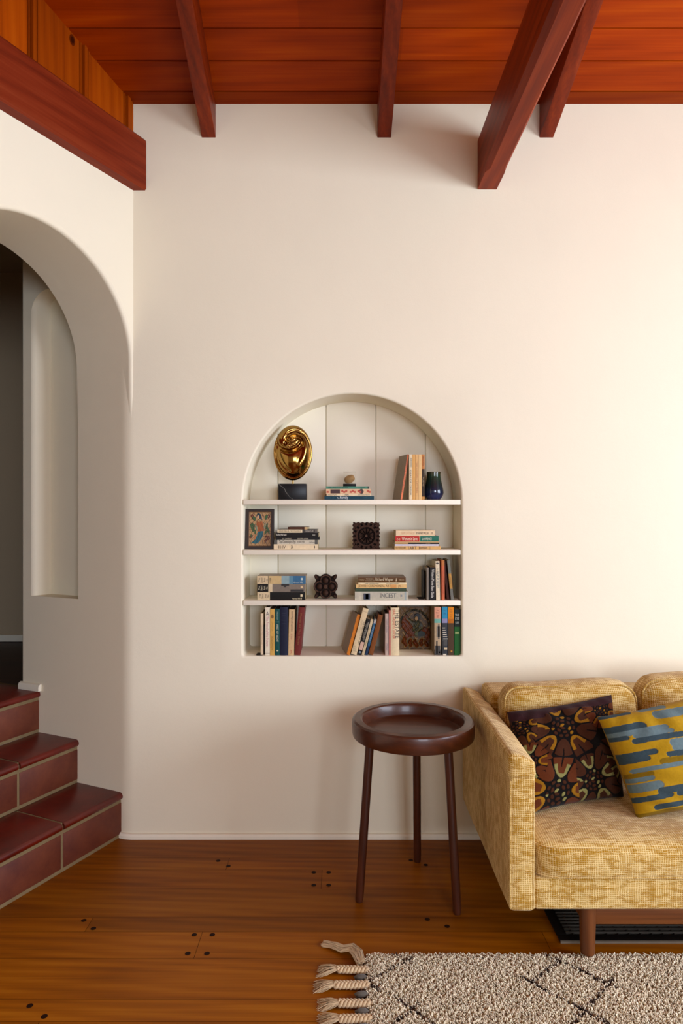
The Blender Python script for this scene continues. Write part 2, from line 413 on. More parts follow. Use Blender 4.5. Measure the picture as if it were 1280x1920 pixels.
# wall to the left of the recess's rounded top
for k in range(8):
    a0, a1 = k/8*pi/2, (k+1)/8*pi/2
    i0, i1 = rt*(1-cos(a0)), rt*(1-cos(a1)); z0, z1 = zt-rt+rt*sin(a0), zt-rt+rt*sin(a1)
    mb.add([JP(U1+.012-i0, 0, z0), JP(U1+.012, 0, z0), JP(U1+.012, 0, z1), JP(U1+.012-i1, 0, z1)], [(0, 1, 2, 3)])
jq((U1+.012, 0, 0), (UE, 0, ZJ))
end = [JP(UE, 0, 0), JP(UE+.006, .003, 0), JP(UE+.008, .010, 0), JP(UE+.008, 1.25, 0)]
mb.rings([end, [(x, y, ZJ+.3) for x, y, _ in end]], close=False, cap=False)
o = mb.build('wall_jamb', M['plaster'], smooth=40); struct(o)

# left wall with arch ---------------------------------------------------------
TC, TR_ = .447, .4362; ZS = 1.893; RZ = .400; TH = .293
def arch(off=0, n=96):
    p = [(TC-(TR_+off)-.030*f**1.5, ZS-.62*f) for f in (1, .85, .7, .55, .4, .3, .2, .1)] + [(TC-(TR_+off)*cos(k*pi/n), ZS+(RZ+off)*sin(k*pi/n)) for k in range(n+1)] + [(TC+TR_+off, 0)]
    return p
mb = MB(); TE = 6.9; ZB = 2.60
ar = .014
ap = arch(ar)
up = []
for t, z in ap:
    t = max(t, 0.0); up.append((t, z))
for (t0, z0), (t1, z1) in zip(up, up[1:]):
    if abs(t1-t0) < 1e-6: continue
    mb.add([L(t0, 0, z0), L(t1, 0, z1), L(t1, 0, ZB), L(t0, 0, ZB)], [(0, 1, 2, 3)])
mb.add([L(TC+TR_+ar, 0, 0), L(TE, 0, 0), L(TE, 0, ZB), L(TC+TR_+ar, 0, ZB)], [(0, 1, 2, 3)])
rows = [[L(t, u, z) for t, z in arch(of)] for of, u in ((ar, 0), (ar*.5, .002), (ar*.12, .007), (0, .015), (0, .019), (0, TH-.004), (0, TH), (.03, TH+.004))]
rows = [r for r in rows]
mb.rings(rows, close=False, cap=False)
# hall side face above and beside the arch
bk = arch(.03)
for (t0, z0), (t1, z1) in zip(bk, bk[1:]):
    if abs(t1-t0) < 1e-6: continue
    mb.add([L(t0, TH+.004, z0), L(t1, TH+.004, z1), L(t1, TH+.004, ZB+.5), L(t0, TH+.004, ZB+.5)], [(0, 1, 2, 3)])
mb.add([L(TC+TR_+.03, TH+.004, 0), L(TE, TH+.004, 0), L(TE, TH+.004, ZB+.5), L(TC+TR_+.03, TH+.004, ZB+.5)], [(0, 1, 2, 3)])
o = mb.build('wall_left', M['plaster'], smooth=40); struct(o)

# hall beyond --------------------------------------------------------------------
HZ = .534
o = MB().add([(-4.6, 4.05, HZ-.02), (0.2, 4.05, HZ-.02), (0.2, 4.05, 3.1), (-4.6, 4.05, 3.1)], [(0, 1, 2, 3)]).add([(-4.6, -.9, HZ-.02), (-4.6, 4.05, HZ-.02), (-4.6, 4.05, 3.1), (-4.6, -.9, 3.1)], [(0, 1, 2, 3)]).add([(-4.6, -.55, HZ-.02), (-2.6, -.55, HZ-.02), (-2.6, -.55, 3.1), (-4.6, -.55, 3.1)], [(0, 1, 2, 3)]).build('wall_hall', M['hallplaster_shaded']); struct(o)  # last quad: unseen end wall, added to stop sky light leaking in
o = MB().add([L(-1.6, TH-.02, 2.72), L(4, TH-.02, 2.72), (-5.2, -.8, 2.72), (-5.2, 4.3, 2.72)], [(0, 1, 2, 3)]).build('ceiling_hall', M['hallplaster_shaded']); struct(o)
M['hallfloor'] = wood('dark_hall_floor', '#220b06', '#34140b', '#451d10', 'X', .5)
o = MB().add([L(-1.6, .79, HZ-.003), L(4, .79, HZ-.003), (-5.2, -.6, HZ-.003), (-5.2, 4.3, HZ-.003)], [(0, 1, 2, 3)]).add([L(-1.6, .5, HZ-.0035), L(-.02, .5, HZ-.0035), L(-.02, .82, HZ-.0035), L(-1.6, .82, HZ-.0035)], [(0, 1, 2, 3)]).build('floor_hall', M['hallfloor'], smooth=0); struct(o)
o = MB().box((-4.6, 4.03, HZ), (.2, 4.05, HZ+.04)).build('baseboard_hall', M['trimwhite'], bevel=.004); struct(o)
# small rounded shoe moulding at the end of the jamb
mb = MB()
q0 = [(0, 0), (.016, 0), (.016, .018), (.012, .026), (.004, .03), (0, .03)]
mb.rings([[JP(u, -d, HZ+z) for d, z in q0] for u in (.475, UE+.012)])
o = mb.build('trim_2', M['trimwhite'], smooth=30); struct(o)

# tie beam, panelling ----------------------------------------------------------------
mb = MB(); PR = .048
mb.rings([[(t, u, z) for u, z in ((.03, 2.581), (-PR+.006, 2.581), (-PR, 2.588), (-PR, 2.775), (-PR+.006, 2.783), (.03, 2.783))] for t in (-.02, TE)])
o = mb.build('tie_beam', M['beamL'], smooth=25)
o.matrix_world = Matrix(((A.x, B.x, 0, C0.x), (A.y, B.y, 0, C0.y), (0, 0, 1, 0), (0, 0, 0, 1)))
tag(o, 'heavy red-brown horizontal timber beam running along the left wall above the arch', 'beam')
mb = MB()
gt = [-.02 , .006]
t = .006
bw = .224
edges = []
while t < TE: edges.append(t); t += bw
prev = -.03
def zcl(t): return zc(L(t, 0, 0)[1]) + .03
for i, e in enumerate(edges + [TE]):
    k = random.uniform(.75, 1.05); c = (k, k*.95, k*.9)
    a, b_ = prev, e
    na = max(1, int((b_-a)/.1))
    if b_-a > .03:
        for k_ in range(na):
            t0, t1 = a+(b_-a)*k_/na, a+(b_-a)*(k_+1)/na
            mb.add([L(t0, 0, 2.76), L(t1, 0, 2.76), L(t1, 0, zcl(t1)), L(t0, 0, zcl(t0))], [(0, 1, 2, 3)], 0, c)
    # beaded batten with grooves
    for (p, w_, d) in ((.0, .012, .004), (.015, .020, .009), (.038, .010, .003)):
        t0, t1 = e+p, e+p+w_
        mb.add([L(t0, .004, 2.76), L(t0+.003, -d, 2.76), L(t1-.003, -d, 2.76), L(t1, .004, 2.76),
                L(t0, .004, zcl(t0)), L(t0+.003, -d, zcl(t0)), L(t1-.003, -d, zcl(t1)), L(t1, .004, zcl(t1))],
               [(0, 1, 5, 4), (1, 2, 6, 5), (2, 3, 7, 6)], 0, tuple(x*.9 for x in c))
    mb.add([L(e-.001, .005, 2.76), L(e+.05, .005, 2.76), L(e+.05, .005, zcl(e)), L(e-.001, .005, zcl(e))], [(0, 1, 2, 3)], 0, (.3, .25, .2))
    prev = e+.05
# knot
kt, kz = .312, 2.985
for rk, cc, dd in ((.016, (.30, .22, .16), -.0012), (.0095, (.10, .07, .06), -.002)):
    mb.add([L(kt+rk*.8*cos(k*pi/8), dd, kz+rk*1.25*sin(k*pi/8)) for k in range(16)], [tuple(range(16))], 0, cc)
o = mb.build('wall_panelling', M['panel'], smooth=20); struct(o)

# ceiling boards ------------------------------------------------------------------------
mb = MB()
ys = [2.90, 2.665, 2.541, 2.421]
while ys[-1] > -.4: ys.append(ys[-1]-.1205)
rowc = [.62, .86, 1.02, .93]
for i, (y1, y0) in enumerate(zip(ys, ys[1:])):
    y0 = max(y0, -.4)
    xs_ = sorted([-4.8, XR+.3] + [random.uniform(-3, 3) for _ in range(1)]) if i > 4 else ([-4.8, -.15, .75, XR+.3] if i % 2 else [-4.8, .22, XR+.3])
    for a, b_ in zip(xs_, xs_[1:]):
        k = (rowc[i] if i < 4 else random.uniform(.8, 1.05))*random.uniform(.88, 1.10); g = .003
        mb.add([(a, y0+g, zc(y0+g)), (b_, y0+g, zc(y0+g)), (b_, y1-g, zc(y1-g)), (a, y1-g, zc(y1-g)),
                (a, y0+g, zc(y0)+.02), (b_, y0+g, zc(y0)+.02), (b_, y1-g, zc(y1)+.02), (a, y1-g, zc(y1)+.02)],
               [(0, 1, 2, 3), (0, 1, 5, 4), (2, 3, 7, 6), (4, 5, 6, 7)], 0, (k, k*.97, k*.92))
mb.add([(-4.8, 2.95, zc(2.95)+.012), (XR+.3, 2.95, zc(2.95)+.012), (XR+.3, -.4, zc(-.4)+.012), (-4.8, -.4, zc(-.4)+.012)], [(0, 1, 2, 3)], 0, (.25, .2, .2))
mb.add([(-4.8, -.4, zc(-.4)), (XR+.3, -.4, zc(-.4)), (XR+.3, YF-.2, zc(YF-.2)), (-4.8, YF-.2, zc(YF-.2))], [(0, 1, 2, 3)], 0, (.9, .87, .82))
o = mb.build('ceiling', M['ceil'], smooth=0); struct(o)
# roof deck behind the boards keeps daylight out
# rafters
def rafter(xl, xr, yaw, label):
    mb = MB(); wv = xr-xl; hh = .133
    y1 = YW+.01; y0 = -.4
    P = []
    for y in (y1, y0):
        dx = (y1-y)*yaw; z = zc(y)-hh
        P.append([(xl+dx, y, z), (xr+dx, y, z), (xr+dx, y, zc(y)+.006), (xl+dx, y, zc(y)+.006)])
    mb.rings(P)
    o = mb.build('rafter', M['beamY'], bevel=.002)
    tag(o, label, 'rafter', 'sloping ceiling rafters')
k_ = YW/F
rafter((378-640)*k_, (404-640)*k_, .041, 'leftmost of the narrow sloping ceiling rafters, nearest the panelled gable')
rafter((707-640)*k_, (733-640)*k_, 0, 'narrow sloping ceiling rafter left of the big horizontal beam, directly above the book niche')
rafter((1011-640)*k_, (1037-640)*k_, 0, 'narrow sloping ceiling rafter partly hidden behind the big horizontal beam')
# big horizontal beam with stopped chamfers
mb = MB(); x0, x1, z0, z1 = .542, .618, 2.585, 2.777
def sec(y, cl, cr): return [(x0+cl, y, z0), (x1-cr, y, z0), (x1, y, z0+cr), (x1, y, z1), (x0, y, z1), (x0, y, z0+cl*1.5)]
mb.rings([sec(YW+.01, .0005, .0005), sec(2.585, .0005, .0005), sec(2.55, .015, .008), sec(YF, .015, .008)])
o = mb.build('ceiling_beam', M['beamY'], smooth=25); tag(o, 'big square-cut red-brown timber beam running level from the back wall towards the viewer', 'beam')

# baseboard, other walls ------------------------------------------------------------------
mb = MB()
pr = [(0, 0), (-.012, 0), (-.012, .012), (-.008, .019), (-.002, .021), (0, .021)]
bp = [((XR, YW), 0)] + [((x, y), 0 if i < 1 else R(25.1)*(i-1)/8) for i, (x, y) in enumerate(path)] + [(JP(.034, 0, 0)[:2], R(25.1))]
mb.rings([[(x+sin(a)*d, y+cos(a)*d, z) for d, z in pr] for (x, y), a in bp])
o = mb.build('baseboard_back', M['trimwhite'], smooth=25); struct(o)
# right wall with window opening (daylight), rear wall with window
wy0, wy1, wz0, wz1 = -1.05, 1.95, .55, 2.35
mb = MB()
mb.box((XR, YF, 0), (XR+.15, wy0, 4.3)); mb.box((XR, wy1, 0), (XR+.15, YW+.1, 4.3))
mb.box((XR, wy0, 0), (XR+.15, wy1, wz0)); mb.box((XR, wy0, wz1), (XR+.15, wy1, 4.3))
o = mb.build('wall_right', M['plaster'], smooth=0); struct(o)
def window(name, axis, p0, p1, z0, z1, c):
    mb = MB(); w_ = .05
    def bx(a0, a1, b0, b1):
        if axis == 'Y': mb.box((c, a0, b0), (c+.05, a1, b1))
        else: mb.box((a0, c, b0), (a1, c+.05, b1))
    bx(p0, p0+w_, z0, z1); bx(p1-w_, p1, z0, z1); bx(p0, p1, z0, z0+w_); bx(p0, p1, z1-w_, z1); m_ = (p0+p1)/2; bx(m_-.02, m_+.02, z0, z1)
    return struct(mb.build(name, M['trimwhite'], bevel=.004))
window('window_1', 'Y', wy0, wy1, wz0, wz1, XR+.06)
mb = MB(); vx0, vx1, vz0, vz1 = .5, 2.6, .9, 2.5
mb.box((-4.7, YF-.15, 0), (vx0, YF, 4.3)); mb.box((vx1, YF-.15, 0), (XR+.15, YF, 4.3)); mb.box((vx0, YF-.15, 0), (vx1, YF, vz0)); mb.box((vx0, YF-.15, vz1), (vx1, YF, 4.3))
o = mb.build('wall_front', M['plaster'], smooth=0); struct(o)
window('window_2', 'X', vx0, vx1, vz0, vz1, YF-.1)

# ------------------------------------------------------------------ tiled stairs
ORG = Vector((-.882, 2.7335, 0))
def S(a, b_, z): return tuple(ORG + A*a + B*b_ + Vector((0, 0, z)))
def S4(): 
    m = Matrix(((A.x, B.x, 0, ORG.x), (A.y, B.y, 0, ORG.y), (0, 0, 1, 0), (0, 0, 0, 1))); return m
st = thing('staircase', 'three dark red terracotta tiled steps rising through the plaster arch', 'stairs', tuple(ORG))
T0 = S4(); Ti = Matrix.Translation(-ORG)
TT = Ti @ T0
ub = [0, .236, .459, .80]; h3 = [.178, .356, .534]; SW = .905
for i in range(3):
    b0, b1, zt_ = ub[i], ub[i+1], h3[i]; z0_ = zt_-.178
    stp = MB().box((-.03, b0+.0005, z0_), (SW, b1+.03, zt_-.012), T=TT).box((-.03, b0+.004, zt_-.013), (SW, b1+.0, zt_-.0015), T=TT).build('step', M['grout'], st, smooth=0)
    cuts = [-.012] + ([.298, .600] if i != 1 else [.288, .592]) + [SW]
    if i == 2: cuts = [-.012, .296, .600, SW]
    for a0, a1 in zip(cuts, cuts[1:]):
        g = .005
        # bullnose tread tile
        pf = [(b0+.012, zt_-.026), (b0-.004, zt_-.026), (b0-.009, zt_-.020), (b0-.009, zt_-.012), (b0-.005, zt_-.004), (b0+.004, zt_), (b1-.002, zt_), (b1-.002, zt_-.014), (b0+.012, zt_-.014)]
        mb = MB(); mb.rings([[(a, bb, z) for bb, z in pf] for a in (a0+g, a1-g)], T=TT)
        mb.build('tread_tile', M['tread'], stp, smooth=40)
        MB().box((a0+g, b0-.0012, z0_+.013), (a1-g, b0+.012, zt_-.041), T=TT).build('riser_tile', M['riser'], stp, bevel=.002)
    # grout joints standing flush on the front

# ------------------------------------------------------------------ side table
tc_ = Vector((.245, 2.34, 0))
tb = thing('side_table', 'round dark mahogany side table with a deep tray top beside the sofa arm', 'table', tc_)
prof = [(0, .535), (.200, .535), (.206, .538), (.208, .545), (.2095, .583), (.207, .590), (.200, .5945), (.180, .5945), (.174, .591), (.171, .585), (.168, .556), (.160, .5515), (0, .5510)]
MB().lathe(prof, 96).build('tray_top', M['table'], tb, smooth=30)
for fx, fy in ((.0588, 2.279), (.282, 2.54), (.3746, 2.21)):
    d = Vector((fx, fy, 0)) - tc_; top = d*.80 + Vector((0, 0, .54))
    MB().tube([d, d + (top-d)*.02, d+(top-d)*.5, top], [.012, .0138, .0145, .0145], 20).build('leg', M['tableleg'], tb, smooth=40)

# ------------------------------------------------------------------ sofa
SX0, SX1, SF, SB = .475, 2.545, 1.93, 2.69
AW = .072; ZBASE, ZARM = .168, .614
so = thing('sofa', 'mustard and cream tweed mid-century sofa with wooden legs, against the back wall', 'sofa', ((SX0+SX1)/2, 2.3, 0))
Ts = Matrix.Translation(-Vector(so.location))
def soft_box(a, b_, r, seg=4, nx=1, fn=None, name='', mat=None, parent=None, bulge=0, grid=14):
    """rounded, slightly crowned upholstery block"""
    a, b_ = Vector(a), Vector(b_); c = (a+b_)/2; h = (b_-a)/2
    bm = bmesh.new(); bmesh.ops.create_cube(bm, size=2)
    for v in bm.verts: v.co = Vector((v.co.x*h.x, v.co.y*h.y, v.co.z*h.z))
    bmesh.ops.bevel(bm, geom=list(bm.edges), offset=r, segments=seg, profile=.5, affect='EDGES')
    # cut the big faces so they can crown
    for ax in range(3):
        n_ = max(2, int(2*h[ax]/.035))
        for k in range(1, n_):
            p = Vector((0, 0, 0)); p[ax] = -h[ax] + 2*h[ax]*k/n_
            if abs(p[ax]) > h[ax]-r*1.02: continue
            nn = Vector((0, 0, 0)); nn[ax] = 1
            bmesh.ops.bisect_plane(bm, geom=list(bm.verts)+list(bm.edges)+list(bm.faces), plane_co=p, plane_no=nn)
    bmesh.ops.recalc_face_normals(bm, faces=bm.faces)
    for v in bm.verts:
        u = Vector((v.co.x/h.x, v.co.y/h.y, v.co.z/h.z))
        if fn: v.co = fn(v.co.copy(), u, h)
        v.co += c
    me = bpy.data.meshes.new(name)
    for v in bm.verts: v.co = Ts @ v.co
    bm.to_mesh(me); bm.free(); me.materials.append(mat); box_uv(me)
    me.polygons.foreach_set('use_smooth', [True]*len(me.polygons)); me.set_sharp_from_angle(angle=R(50))
    o = bpy.data.objects.new(name, me); COL.objects.link(o); o.parent = parent; return o
def wob(p, s=1.0, k=9.0): return s*(sin(p.x*k+1.3)*cos(p.y*k*1.1+.4)+sin(p.z*k*1.2+p.x*k*.7))
def armfn(co_, u, h):
    v = co_ + Vector((wob(co_, .0007, 14), 0, wob(co_, .0012, 11)))
    k = max(0.0, (u.x+1)/2)**1.6; top = h.z - co_.z
    if top < .05: v.z -= .026*k*(1-top/.05)
    v.x += .0025*max(0, u.x)*math.exp(-((co_.z-h.z+.062)/.02)**2)
    return v
MBp = lambda pts, r=.0032, closed=False: MB().tube([Ts @ Vector(p) for p in pts], r, 6)
for x in (SX0, SX1-AW):
    ar_ = soft_box((x, SF, ZBASE), (x+AW, SB, ZARM), .013, name='arm', mat=M['tweed'], parent=so, fn=armfn)
    # welts on the front edges
    mb = MB()
    for xx in (x+.0035, x+AW-.0035):
        mb.tube([Ts @ Vector((xx, SF+.003, z)) for z in np.linspace(ZBASE+.01, ZARM-.075, 14)], .0030, 6)
    mb.build('welt', M['tweed'], ar_, uv=True)
# arm cap sleeve (stitched armrest cover on the visible arm)
mb = MB()
soft_box((SX0-.0025, SF-.0035, ZARM-.074), (SX0+AW+.0035, SF+.60, ZARM+.0045), .018, name='arm_cap', mat=M['tweed'], parent=so, fn=armfn)
soft_box((SX0+AW, SF+.008, ZBASE), (SX1-AW, SB-.02, .262), .012, name='seat_rail', mat=M['tweed'], parent=so)
soft_box((SX0+AW, 2.50, ZBASE), (SX1-AW, SB, .634), .022, name='back_frame', mat=M['tweed'], parent=so)
# long seat cushion with rounded front corners and crowned top
sc0, sc1 = (SX0+AW+.001, SF-.008, .258), (SX1-AW-.001, 2.50, .352)
def seatfn(co_, u, h):
    v = co_.copy()
    ex = (1-min(1, abs(u.x))**14); ey = (1-min(1, abs(u.y))**6)
    if u.z > 0: v.z += .022*ex*ey*u.z + wob(v, .0012, 8)
    else: v.z -= .0*ex
    # corner rounding in plan at the front
    d = h.x-abs(v.x); rc = .075
    if v.y < 0 and d < rc: v.y += (rc - sqrt(max(0, rc*rc-(rc-d)**2)))*.8*(-u.y)
    if u.y < -.9: v.y += .004*abs(u.z)**2 + .002*sin(v.x*9)
    return v
sc_ = soft_box(sc0, sc1, .020, name='seat_cushion', mat=M['tweed'], parent=so, fn=seatfn)
def seat_edge(zz, off):
    hx = (sc1[0]-sc0[0])/2; cx = (sc0[0]+sc1[0])/2; pts = []
    for x in list(np.linspace(-hx, -hx+.075, 10)) + list(np.linspace(-hx+.1, hx-.1, 30)) + list(np.linspace(hx-.075, hx, 10)):
        d = hx-abs(x); rc = .075; dy = (rc - sqrt(max(0, rc*rc-(rc-d)**2)))*.8 if d < rc else 0
        pts.append(Ts @ Vector((cx+x, sc0[1]+off+dy+.002*sin(x*9), zz+.002*sin(x*5))))
    return pts
MB().tube(seat_edge(.345, .009), .0034, 6).tube(seat_edge(.266, .007), .0034, 6).build('piping', M['tweed'], sc_, uv=True)
# loose back cushions
bx = [.552, 1.028, 1.50, 1.972, SX1-AW-.001]
for i in range(4):
    zt_ = [.706, .728, .712, .722][i]
    def bfn(co_, u, h, i=i):
        v = co_.copy()
        ez = (1-abs(u.x)**4); v.y -= .028*(1-abs(u.x)**3)*(1-abs(u.z)**3)*(1 if u.y < 0 else .2)
        if u.z > 0: v.z += .007*sin(v.x*13+i*2) + (-.030*max(0, abs(u.x)-.78)/.22)
        v.y += .10*(v.z+h.z)
        return v
    bc = soft_box((bx[i]+.002, 2.315, .365), (bx[i+1]-.002, 2.425, zt_), .042, name='back_cushion', mat=M['tweed'], parent=so, fn=bfn, seg=6)
    # welt round the front face
    cx = (bx[i]+bx[i+1])/2; hx = (bx[i+1]-bx[i])/2-.012; z0_, z1_ = .38, zt_-.008; pts = []; rc = .05
    for (qx, qz, a0) in ((hx-rc, z1_-rc, 0), (-hx+rc, z1_-rc, 90), (-hx+rc, z0_+rc, 180), (hx-rc, z0_+rc, 270)):
        for k in range(7):
            a = R(a0+k*15); pts.append((cx+qx+rc*cos(a), qz+rc*sin(a)))
    pts.append(pts[0]); pp = []
    hz = (zt_-.365)/2
    for x, z in pts:
        pp.append(Ts @ Vector((x, 2.326+.10*(z-.365), z + .004*sin((x-cx)*13+i*2)*(1 if z > .55 else 0))))
    MB().tube(pp, .0033, 6).build('piping', M['tweed'], bc, uv=True)
# wooden legs and rails
for x in (.715, SX1-.24):
    for y in (1.985, 2.56):
        zb_ = .020 if y < 2.1 else 0.0
        MB().tube([Ts @ Vector((x, y, z)) for z in (zb_, zb_+.003, .172)], [.0195, .0205, .0245], 24).build('leg', M['walnut'], so, smooth=40)
MB().box((.73, 1.972, .108), (SX1-.25, 1.998, .170), T=Ts).box((.73, 2.547, .108), (SX1-.25, 2.573, .170), T=Ts).build('leg_rail', M['rail'], so, bevel=.003)
for x in (.700, SX1-.255): MB().box((x, 2.0, .108), (x+.026, 2.55, .170), T=Ts).build('leg_rail', M['rail'], so, bevel=.003)

# ------------------------------------------------------------------ throw pillows
def capsule(px, py, x0, x1, y, r):
    t = min(max(px, x0), x1); return math.hypot(px-t, (py-y))
def pillow(name, label, TL, TR__, BL, BR, thick, colfn, N_=150, backmat=None, seed=1, backcol=(.1, .05, .05)):
    TL, TR__, BL, BR = map(Vector, (TL, TR__, BL, BR)); nrm = ((TR__-TL).cross(TL-BL)).normalized()
    if nrm.y > 0: nrm = -nrm            # towards the viewer
    base = (BL+BR)/2; rnd = random.Random(seed); ph = [rnd.uniform(0, 6) for _ in range(6)]
    root = thing(name, label, 'cushion', base); vs, fs, cs = [], [], []
    def pos(u, v, side):
        uu, vv = 2*u-1, 2*v-1
        pin = .055; su = u + (-(uu))*pin*(1-vv*vv)*-0 ; 
        # edges bow inwards between the corners
        u2 = .5 + uu/2*(1-.05*(1-vv*vv)); v2 = .5 + vv/2*(1-.06*(1-uu*uu))
        p = (BL*(1-u2)+BR*u2)*(1-v2) + (TL*(1-u2)+TR__*u2)*v2
        h = thick*((1-uu**2)*(1-vv**2))**.36
        e = (1-abs(uu)**6)*(1-abs(vv)**6)
        wr = .0035*sin(uu*9+ph[0]+2*vv)*cos(vv*7+ph[1]) + .002*sin(uu*23*abs(vv)+ph[2]+vv*6)
        wr += .006*abs(uu*vv)**1.3*sin((uu*vv)*20+ph[3]+(uu+vv)*5) + .003*sin(vv*14+3*sin(uu*4+ph[4])+ph[5])*abs(uu)**2 + .003*sin(uu*15+3*sin(vv*4+ph[1]))*abs(vv)**2
        return p + nrm*side*(h + wr*e)
    for side in (1, -1):
        n_ = N_ if side == 1 else 40; o_ = len(vs)
        for j in range(n_+1):
            for i in range(n_+1):
                u, v = i/n_, j/n_; relief = 0
                vs.append((u, v, side))
        for j in range(n_):
            for i in range(n_):
                fs.append((o_+j*(n_+1)+i, o_+j*(n_+1)+i+1, o_+(j+1)*(n_+1)+i+1, o_+(j+1)*(n_+1)+i))
    P = []
    nf = (N_+1)**2
    for k, (u, v, side) in enumerate(vs):
        p = pos(u, v, side)
        if side == 1: p = p + nrm*colfn(min(max(u, .001), .999), min(max(v, .001), .999))[1]
        P.append(p - base)
    mb = MB(); mb.v = [tuple(p) for p in P]; mb.f = [list(f) for f in fs]; mb.c = [None]*len(fs); mb.m = [0]*len(fs)
    o = mb.build('cover', M['velvet'], root, smooth=180)
    ca = o.data.color_attributes.new('tone', 'FLOAT_COLOR', 'POINT'); buf = []
    for k, (u, v, side) in enumerate(vs):
        c = colfn(u, v)[0] if side == 1 else backcol
        buf += [c[0], c[1], c[2], 1]
    ca.data.foreach_set('color', buf)
    return root
# dark floral cut velvet
flowers = [(.43, .74, .40, 0), (.84, .86, .26, 1), (.30, .12, .40, 2), (.66, .17, .34, 3), (.06, .45, .26, 2), (1.02, .34, .30, 3), (.06, .80, .24, 0)]
cBL, cBR, cRU, cGO, cSA, cPL = [srgb(h) for h in ('#0a0705', '#3e1f0d', '#582a10', '#8a5e0c', '#7e7a46', '#301719')]
def floral(u, v):
    if v > .915 - .05*sin(u*9)*.3 - (.03 if u < .3 else 0): return (cPL, .0)
    best = min(flowers, key=lambda f: math.hypot(u-f[0], v-f[1])/f[2])
    fx, fy, fr, kind = best
    dx, dy = u-fx, v-fy; r = math.hypot(dx, dy)/fr; a = math.atan2(dy, dx)
    npet = 9; ph = (a/(2*pi)*npet + kind*.3) ; k = math.floor(ph); q_ = ph-k-.5     # -.5...5
    rk = .9 + .14*sin(k*2.7+kind)
    if r < .30:   # centre of small seeds
        rr_ = r/.30; m_ = [1, 6, 11][min(2, int(rr_*3))]; s_ = a/(2*pi)*m_; ss = s_-math.floor(s_)-.5
        lr = rr_*3-int(rr_*3)-.5
        if math.hypot(ss*1.6, lr*1.5) < .55:
            kk = (int(math.floor(s_))+int(rr_*3)) % 4
            return ((cSA if kind in (2, 3) else cGO) if kk == 0 else cBR, .0016)
        return (cBL, 0)
    # petal: long rounded lobe with a lighter U at the inner end
    tip = rk*1.0; qm = .455
    if r > .72: qm *= sqrt(max(0, 1-((r-.72)/(tip-.72))**2))
    elif r < .50: qm *= sqrt(max(0, 1-((.50-r)/.18)**2))
    slit = r > .58 and abs(q_+.04*sin(k*2)) < .02+.10*max(0, r-.58)
    if abs(q_) < qm and not slit:
        edge = qm-abs(q_)
        if (k+kind) % 2 == 0 and ((r < .66 and edge < .20) or r < .42):
            return ((cGO if kind not in (2, 3) or k % 4 == 0 else cSA), .0018)
        return ((cRU if (k*3+kind) % 3 else cBR), .0018)
    return (cBL, 0)
BLp, BRp = (.560, 2.10, .366), (.915, 2.215, .376)
TLp, TRp = (.548, 2.265, .636), (.918, 2.325, .678)
pillow('throw_pillow', 'dark brown velvet throw pillow with ochre and sage flower pattern, beside the sofa arm', TLp, TRp, BLp, BRp, .068, floral, 260, seed=3, backcol=cPL)
# mustard and slate dash pattern
rd = random.Random(11); dashes = []
cMU, cSL, cSD, cOL = [srgb(h) for h in ('#a88210', '#5f7274', '#34444a', '#7a5e08')]
vrow = 0.0; kk = 0
while vrow < 1.02:
    hgt = rd.choice((.042, .052, .066, .080)); x = -.1 + rd.uniform(-.2, .1)
    while x < 1.1:
        ln = rd.uniform(.22, .50); dashes.append((x, x+ln, vrow, hgt/2*1.0, rd.choice((0, 1, 1, 2, 0, 2, 3)))); x += ln + rd.uniform(.02, .12)
    vrow += hgt*.92
def dashfn(u, v):
    for (a, b_, y, r, k) in dashes:
        if k and capsule(u, v, a+r, b_-r, y + .012*sin(u*6), r) < r:
            return ((cMU, cSL, cSD, cOL)[k], -.0012 if k != 3 else .0005)
    return (cMU, .0)
pillow('throw_pillow', 'mustard velvet throw pillow with slate blue dash pattern, at the right edge on the sofa', (.812, 2.17, .648), (1.225, 2.235, .722), (.897, 2.075, .368), (1.315, 2.10, .405), .085, dashfn, 240, seed=5, backcol=cMU)

# ------------------------------------------------------------------ floor register
vt = thing('floor_vent', 'dark metal floor vent grille under the front of the sofa', 'vent', (1.1, 2.2, 0))
Tv = Matrix.Translation((-1.1, -2.2, 0)); vx0, vx1, vy0, vy1 = .66, 1.60, 2.062, 2.36
mb = MB(); fw = .030
mb.box((vx0, vy0, 0), (vx1, vy0+fw, .006), T=Tv); mb.box((vx0, vy1-fw, 0), (vx1, vy1, .006), T=Tv); mb.box((vx0, vy0+fw, 0), (vx0+fw, vy1-fw, .006), T=Tv); mb.box((vx1-fw, vy0+fw, 0), (vx1, vy1-fw, .006), T=Tv)
mb.build('frame', M['blackmetal'], vt, bevel=.0012)
mb = MB(); y = vy0+fw+.008
while y < vy1-fw: mb.box((vx0+fw, y, .001), (vx1-fw, y+.0045, .0085), T=Tv); y += .0172
x = vx0+fw+.02
while x < vx1-fw: mb.box((x, vy0+fw, .0008), (x+.003, vy1-fw, .0055), T=Tv); x += .0345
mb.build('grille', M['greymetal'], vt)
MB().box((vx0+.02, vy0+.02, .0004), (vx1-.02, vy1-.02, .0008), T=Tv).build('duct_shade', plain('duct_darkness', '#0a0807', .9), vt)  # flat near-black sheet: the unlit hollow under the grille, put into colour
MB().box((vx0, vy0-.006, 0), (vx1, vy0-.0005, .0065), T=Tv).build('edge_strip', plain('pale_metal_strip', '#6e6252', .5), vt)

